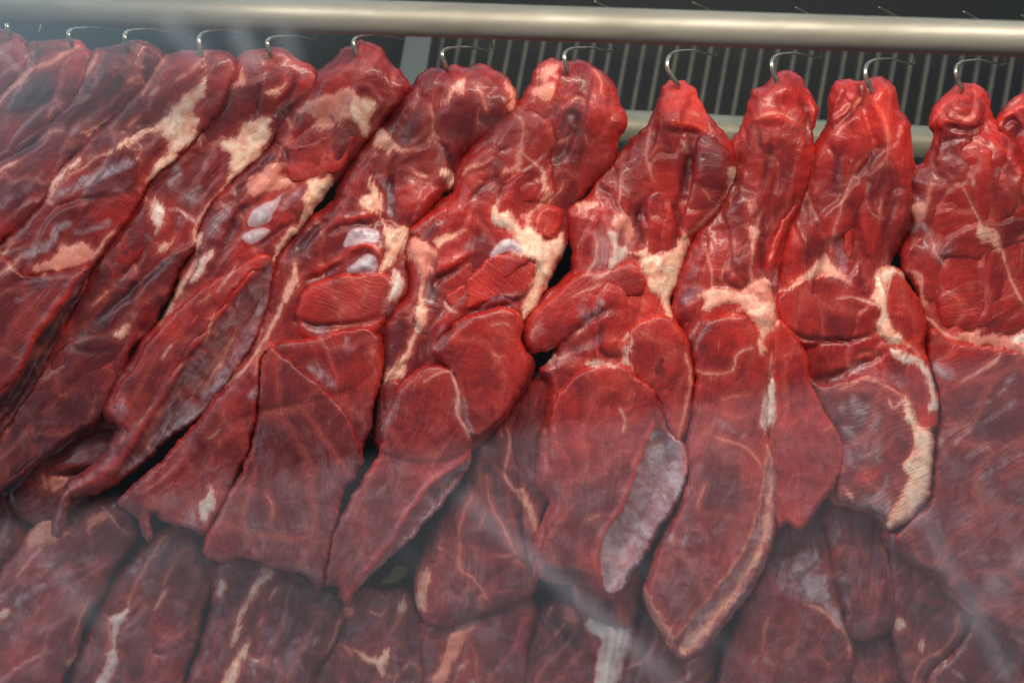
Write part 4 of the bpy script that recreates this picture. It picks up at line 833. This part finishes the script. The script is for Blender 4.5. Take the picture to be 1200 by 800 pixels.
# ------------------------------------------------------------------ materials of the case
BEEF = meat_material()
STEEL = simple('brushed_steel', (0.18, 0.165, 0.14), 0.5, 0.5, 0.65, (0.10, 0.088, 0.07), 45, 0.2, (0.15, 1, 1))
RAIL = simple('dull_rail_steel', (0.34, 0.295, 0.215), 0.5, 0.3, 0.6, (0.22, 0.19, 0.135), 30)
WIRE = simple('hook_steel', (0.42, 0.39, 0.33), 0.3, 0.9, 0.7, (0.14, 0.12, 0.09), 90)
SLAT = simple('grey_slats', (0.115, 0.092, 0.068), 0.6, 0.1, 0.5, (0.05, 0.05, 0.045), 40)
POST = simple('grey_post', (0.13, 0.125, 0.11), 0.55, 0.1, 0.4, (0.14, 0.14, 0.13), 30)
DARK = simple('dark_case_interior', (0.012, 0.013, 0.013), 0.7, 0.0, 0.5, (0.022, 0.022, 0.022), 12)
LEAF = simple('dull_green_leaf', (0.10, 0.125, 0.03), 0.55, 0.0, 0.5, (0.07, 0.085, 0.03), 60, 0.3)

for i, c in enumerate(CUTS):
    build_cut(i, c, BEEF)

# ------------------------------------------------------------------ front tube
def rod(name, a, b, r, mat, seg=48, n=24):
    a, b = Vector(a), Vector(b)
    V, F = tube_mesh([a.lerp(b, i / n) for i in range(n + 1)], r, seg)
    return mesh_object(name, V, F, mat)

ta = at(-260, -2, 1.58); tb = at(1460, 55, 1.50)
o = rod('front_tube', ta, tb, 0.0188, STEEL)
tag(o, 'thick horizontal steel tube across the top of the display case', 'tube')
ra = at(300, 125, 2.16); rb = at(1400, 184, 2.10)
o = rod('rear_rail', ra, rb, 0.0245, RAIL)
tag(o, 'pale steel bar behind the meat, below the vertical slats', 'rail')
ha = at(-260, 2, 1.80); hb = at(1460, 46, 1.74)
o = rod('hook_rail', ha, hb, 0.008, STEEL)
tag(o, 'slim steel rod behind the thick tube that carries the meat hooks', 'rail')

# ------------------------------------------------------------------ grille at the back
g = empty('back_grille', at(850, 160, 2.3), 'grey grille of upright slats behind the meat at upper right', 'grille')
V, F = [], []
def bar_box(V, F, p0, p1, w, t):
    p0, p1 = np.array(p0), np.array(p1)
    s = RIGHT * w / 2; q = FWD * t / 2
    b = len(V)
    for p in (p0, p1):
        for a, c in ((-1, -1), (1, -1), (1, 1), (-1, 1)):
            V.append(tuple(p + s * a + q * c))
    F += [(b, b + 1, b + 2, b + 3), (b + 7, b + 6, b + 5, b + 4)] + [(b + k, b + 4 + k, b + 4 + (k + 1) % 4, b + (k + 1) % 4) for k in range(4)]
x = 508
while x < 1330:
    yb = 128 + (x - 480) * 0.055
    bar_box(V, F, at(x - 12, yb + 40, 2.26), at(x + 14.5, 30 + (x - 500) * 0.03, 2.38), 0.0058, 0.010)
    x += 19.6
o = mesh_object('slats', V, F, SLAT, g, smooth=False)
V, F = [], []
bar_box(V, F, at(480, 110, 2.24), at(497, 10, 2.38), 0.042, 0.02)
o = mesh_object('end_post', V, F, POST, g, smooth=False)

# dark lining behind everything
V, F = [], []
c = [on_plane(np.array(x), np.array(y), np.array(-0.19)) for x, y in ((-500, 170), (1700, 190), (1700, 1100), (-500, 1100))]
b = len(V); V += [tuple(p) for p in c]; F.append((0, 1, 2, 3))
V += [tuple(at(-700, -300, 2.62)), tuple(at(1900, -300, 2.62)), tuple(at(1900, 400, 2.62)), tuple(at(-700, 400, 2.62))]; F.append((4, 5, 6, 7))
o = mesh_object('case_wall', V, F, DARK, smooth=False)
o['kind'] = 'structure'

# ------------------------------------------------------------------ hooks
HOOKS = [(12, 41, 'dim steel meat hook above the leftmost beef cut', (20, 22)), (84, 52, 'pale steel hook above the second beef cut from the left', None), (150, 56, 'steel hook in the third beef cut from the left', None),
         (237, 66, 'wide steel hook in the cut with the forked cream fat', None), (317, 64, 'short bright hook in the cut with the leaf-shaped tail', None), (418, 66, 'bright hook in the cut that ends in a pointed blade', None),
         (522, 77, 'faint hook in front of the grille in the cut with two white knobs', None), (665, 85, 'steel hook in the round head of the cut with the pearly knob', (697, 2)), (794, 99, 'long slanted hook in the cut with the triangular fat patch', (812, 3)),
         (911, 97, 'steel hook in the cut with the T-shaped fat patch', (932, 9)), (1022, 108, 'steel hook in the cut with the arched muscle', (1030, 9)), (1127, 104, 'steel hook in the dimpled knuckle at right', (1129, 14)), (1226, 118, 'steel hook tip at the right edge above the tube', (1197, 18))]
def hook(x, y, label, tip):
    h = {84: 18, 150: 20, 12: 16, 237: 28, 317: 20, 418: 23, 522: 20, 665: 27, 794: 37, 911: 32, 1022: 36, 1127: 31}.get(x, 36)
    lean = {794: 12, 911: 7, 1022: 8, 1127: 7}.get(x, 4)
    z0 = 1.795 - 0.00003 * x
    bx = x - lean
    arm = 44
    yr = 3 + 0.033 * x
    d = 1.70 - 0.00003 * x
    dm = float((on_plane(np.array(x * 1.0), np.array(y * 1.0), np.array(0.034)) - CAM) @ FWD)
    pts = [at(x + 1, y + 6, dm + 0.03), at(x, y, dm), at(bx + 1, y - h * 0.45, dm - 0.012), at(bx + 1, y - h * 0.80, dm - 0.012), at(bx + 9, y - h * 1.02, dm), at(bx + 28, y - h * 1.08, dm + 0.02), at(bx + arm, y - h * 0.98, dm + 0.055),
           at(bx + arm + 14, y - h * 0.94, dm + 0.09), at(bx + arm + 10, yr + 16, dm + 0.06), at(bx + arm, yr - 6, 1.84)]
    if tip:
        pts += [at(tip[0] + 26, tip[1] + 15, 1.80), at(tip[0] + 10, tip[1] + 5, 1.76), at(tip[0], tip[1], 1.73)]
    else:
        pts += [at(bx + arm - 16, yr - 14, 1.80), at(bx + arm - 30, yr - 8, 1.765), at(bx + arm - 36, yr + 4, 1.76)]
    path = smooth_path(pts, 7)
    n = len(path)
    rr = [(0.0031 if i < 22 else 0.0031 - 0.0018 * min(1, (i - 22) / 9)) * min(1, 0.25 + i / 8, 0.6 + (n - 1 - i) / 5) for i in range(n)]
    V, F = tube_mesh(path, rr, 10)
    o = mesh_object('meat_hook', V, F, WIRE)
    tag(o, label, 'hook', 'meat hooks on the rail')
for q in HOOKS:
    hook(*q)

# little green scrap in a gap
p = P('446 683,452 676,460 668,466 662,478 664,476 672,468 680,456 683')
sp = spline(p, True, 3)
V = [tuple(on_plane(np.array(a), np.array(b), np.array(-0.052 + 0.004 * math.sin(a * .4)))) for a, b in sp]
cen = on_plane(np.array(463.0), np.array(673.0), np.array(-0.046))
V.append(tuple(cen)); n = len(sp)
o = mesh_object('green_leaf', V, [(i, (i + 1) % n, n) for i in range(n)], LEAF)
tag(o, 'small dull green leaf scrap showing in a gap between the lower cuts', 'leaf')

# ------------------------------------------------------------------ glass front
GE = 35 * D2R
GN = np.array([0.0, -math.cos(GE), math.sin(GE)])
gc = CAM + FWD * 1.22
gu = np.array([0, math.sin(GE), math.cos(GE)])
def glass_material():
    m = N('case_glass')
    tc = m.n('ShaderNodeTexCoord').outputs['Object']
    tr = m.n('ShaderNodeBsdfTransparent'); tr.inputs[0].default_value = (0.97, 0.985, 0.98, 1)
    gl = m.n('ShaderNodeBsdfGlossy'); gl.inputs['Roughness'].default_value = 0.03
    gl.inputs['Color'].default_value = (1, 1, 1, 1)
    sm = m.n('ShaderNodeMixShader'); sm.inputs[0].default_value = 0.15
    m.l(tr.outputs[0], sm.inputs[1]); m.l(gl.outputs[0], sm.inputs[2])
    m.out(sm.outputs[0])
    return m.mat
V = []
for a, b in ((-1, -1), (1, -1), (1, 1), (-1, 1)):
    V.append(tuple(gc + RIGHT * a * 1.0 + gu * b * 0.75))
o = mesh_object('glass_pane', V, [(0, 1, 2, 3)], glass_material(), smooth=False)
tag(o, 'sloping clear glass front of the meat display case with pale reflections', 'glass pane')

# ------------------------------------------------------------------ daylight around the stall, seen in the glass
def refl(px, py):
    r = ray(np.array(float(px)), np.array(float(py))); r = r / np.linalg.norm(r)
    return r - 2 * (r @ GN) * GN

w = bpy.data.worlds.new('World'); scene.world = w; w.use_nodes = True
t = w.node_tree; t.nodes.clear()
def wn(kind, **kw):
    n = t.nodes.new(kind)
    for k, v in kw.items():
        setattr(n, k, v)
    return n
tcw = wn('ShaderNodeTexCoord')
def band(a, b, e0, e1):
    """0..1 ramp across the great circle through two directions of the surroundings"""
    k = np.cross(a, b); k /= np.linalg.norm(k)
    vm = wn('ShaderNodeVectorMath', operation='DOT_PRODUCT'); t.links.new(tcw.outputs['Generated'], vm.inputs[0]); vm.inputs[1].default_value = tuple(k)
    mr = wn('ShaderNodeMapRange', interpolation_type='SMOOTHSTEP'); t.links.new(vm.outputs['Value'], mr.inputs[0])
    mr.inputs[1].default_value = e0; mr.inputs[2].default_value = e1
    return mr.outputs[0], k
def wmath(op, a, b):
    m = wn('ShaderNodeMath', operation=op, use_clamp=False)
    for s, v in ((0, a), (1, b)):
        if hasattr(v, 'is_output'):
            t.links.new(v, m.inputs[s])
        else:
            m.inputs[s].default_value = v
    return m.outputs[0]
ln = wn('ShaderNodeTexNoise'); ln.inputs['Scale'].default_value = 5; ln.inputs['Detail'].default_value = 2
t.links.new(tcw.outputs['Generated'], ln.inputs['Vector'])
# open street below the edge of the awning
f1, k1 = band(refl(230, 568), refl(1200, 405), -0.003, 0.008)
s1 = float(np.dot(k1, refl(700, 760)))
if s1 < 0:
    f1, k1 = band(refl(1200, 405), refl(230, 568), -0.003, 0.008)
# bright gap beyond the awning's left end
f2, k2 = band(refl(-60, 330), refl(570, 10), 0.0, 0.15)
if float(np.dot(k2, refl(0, 0))) < 0:
    f2, k2 = band(refl(570, 10), refl(-60, 330), 0.0, 0.15)
low = wmath('MULTIPLY', f1, wmath('ADD', 0.20, wmath('MULTIPLY', ln.outputs['Fac'], 0.07)))
left = wmath('MULTIPLY', f2, 0.95)
def stripe(p, q, half, gain):
    a, b = refl(*p), refl(*q)
    k = np.cross(a, b); k /= np.linalg.norm(k)
    mid = (a + b); mid /= np.linalg.norm(mid); L = math.acos(np.clip(a @ b, -1, 1)) / 2
    vm = wn('ShaderNodeVectorMath', operation='DOT_PRODUCT'); t.links.new(tcw.outputs['Generated'], vm.inputs[0]); vm.inputs[1].default_value = tuple(k)
    ab = wmath('ABSOLUTE', vm.outputs['Value'], 0.0)
    mr = wn('ShaderNodeMapRange', interpolation_type='SMOOTHSTEP'); t.links.new(ab, mr.inputs[0])
    mr.inputs[1].default_value = half; mr.inputs[2].default_value = half * 0.35
    v2 = wn('ShaderNodeVectorMath', operation='DOT_PRODUCT'); t.links.new(tcw.outputs['Generated'], v2.inputs[0]); v2.inputs[1].default_value = tuple(mid)
    m2 = wn('ShaderNodeMapRange', interpolation_type='SMOOTHSTEP'); t.links.new(v2.outputs['Value'], m2.inputs[0])
    m2.inputs[1].default_value = math.cos(L * 1.15); m2.inputs[2].default_value = math.cos(L * 0.8)
    return wmath('MULTIPLY', wmath('MULTIPLY', mr.outputs[0], m2.outputs[0]), gain * 1.8)
stripes = stripe((540, 580), (790, 800), 0.008, 0.34)
for p, q, hf, gn in (((1075, 590), (1185, 800), 0.008, 0.22), ((40, 640), (125, 740), 0.007, 0.16), ((190, 20), (240, 70), 0.010, 0.3), ((275, 30), (300, 80), 0.010, 0.4), ((330, 30), (345, 80), 0.010, 0.3), ((560, 150), (720, 118), 0.007, 0.10), ((1210, 640), (1120, 740), 0.010, 0.14), ((1120, 600), (1225, 800), 0.005, 0.12), ((1150, 560), (1270, 800), 0.006, 0.14), ((640, 560), (900, 800), 0.005, 0.10), ((430, 600), (620, 800), 0.004, 0.08), ((0, 760), (220, 640), 0.006, 0.10)):
    stripes = wmath('ADD', stripes, stripe(p, q, hf, gn))
tot = wmath('ADD', wmath('ADD', low, stripes), 0.012)
bg1 = wn('ShaderNodeBackground'); bg1.inputs[0].default_value = (0.92, 0.95, 1.04, 1); t.links.new(tot, bg1.inputs[1])
bg2 = wn('ShaderNodeBackground'); bg2.inputs[0].default_value = (0.66, 0.95, 1.10, 1); t.links.new(left, bg2.inputs[1])
ad = wn('ShaderNodeAddShader'); t.links.new(bg1.outputs[0], ad.inputs[0]); t.links.new(bg2.outputs[0], ad.inputs[1])
ow = wn('ShaderNodeOutputWorld'); t.links.new(ad.outputs[0], ow.inputs['Surface'])

# ------------------------------------------------------------------ lamps
def area(name, loc, aim, sx, sy, power, col):
    l = bpy.data.lights.new(name, 'AREA'); l.shape = 'RECTANGLE'; l.size = sx; l.size_y = sy; l.energy = power; l.color = col
    ob = bpy.data.objects.new(name, l); COL.objects.link(ob); ob.location = Vector([float(v) for v in loc])
    d = Vector([float(v) for v in aim]) - ob.location
    ob.rotation_euler = d.to_track_quat('-Z', 'Y').to_euler()
    return ob
area('case_lamp', (0.25, -0.33, 1.36), (0.22, 0.05, 0.85), 1.3, 0.10, KEY, (1.0, 0.88, 0.74))
area('daylight', (-2.3, -0.9, 2.3), (0.0, 0.0, 0.6), 1.3, 1.3, FILL, (0.90, 0.95, 1.0))

# ------------------------------------------------------------------ camera and render settings
cd = bpy.data.cameras.new('Camera'); cam = bpy.data.objects.new('Camera', cd); COL.objects.link(cam)
cam.location = Vector([float(v) for v in CAM])
cam.rotation_euler = (math.pi / 2 - PITCH, 0, 0)
cd.lens = 50; cd.sensor_width = 36; cd.clip_start = 0.02; cd.clip_end = 60
cd.dof.use_dof = True; cd.dof.focus_distance = 1.80; cd.dof.aperture_fstop = 2.5
scene.camera = cam
scene.render.engine = 'CYCLES'
scene.cycles.use_denoising = True
scene.cycles.max_bounces = 6
scene.cycles.transparent_max_bounces = 8
scene.view_settings.view_transform = 'Standard'; scene.view_settings.look = 'None'
scene.view_settings.exposure = 0; scene.view_settings.gamma = 1
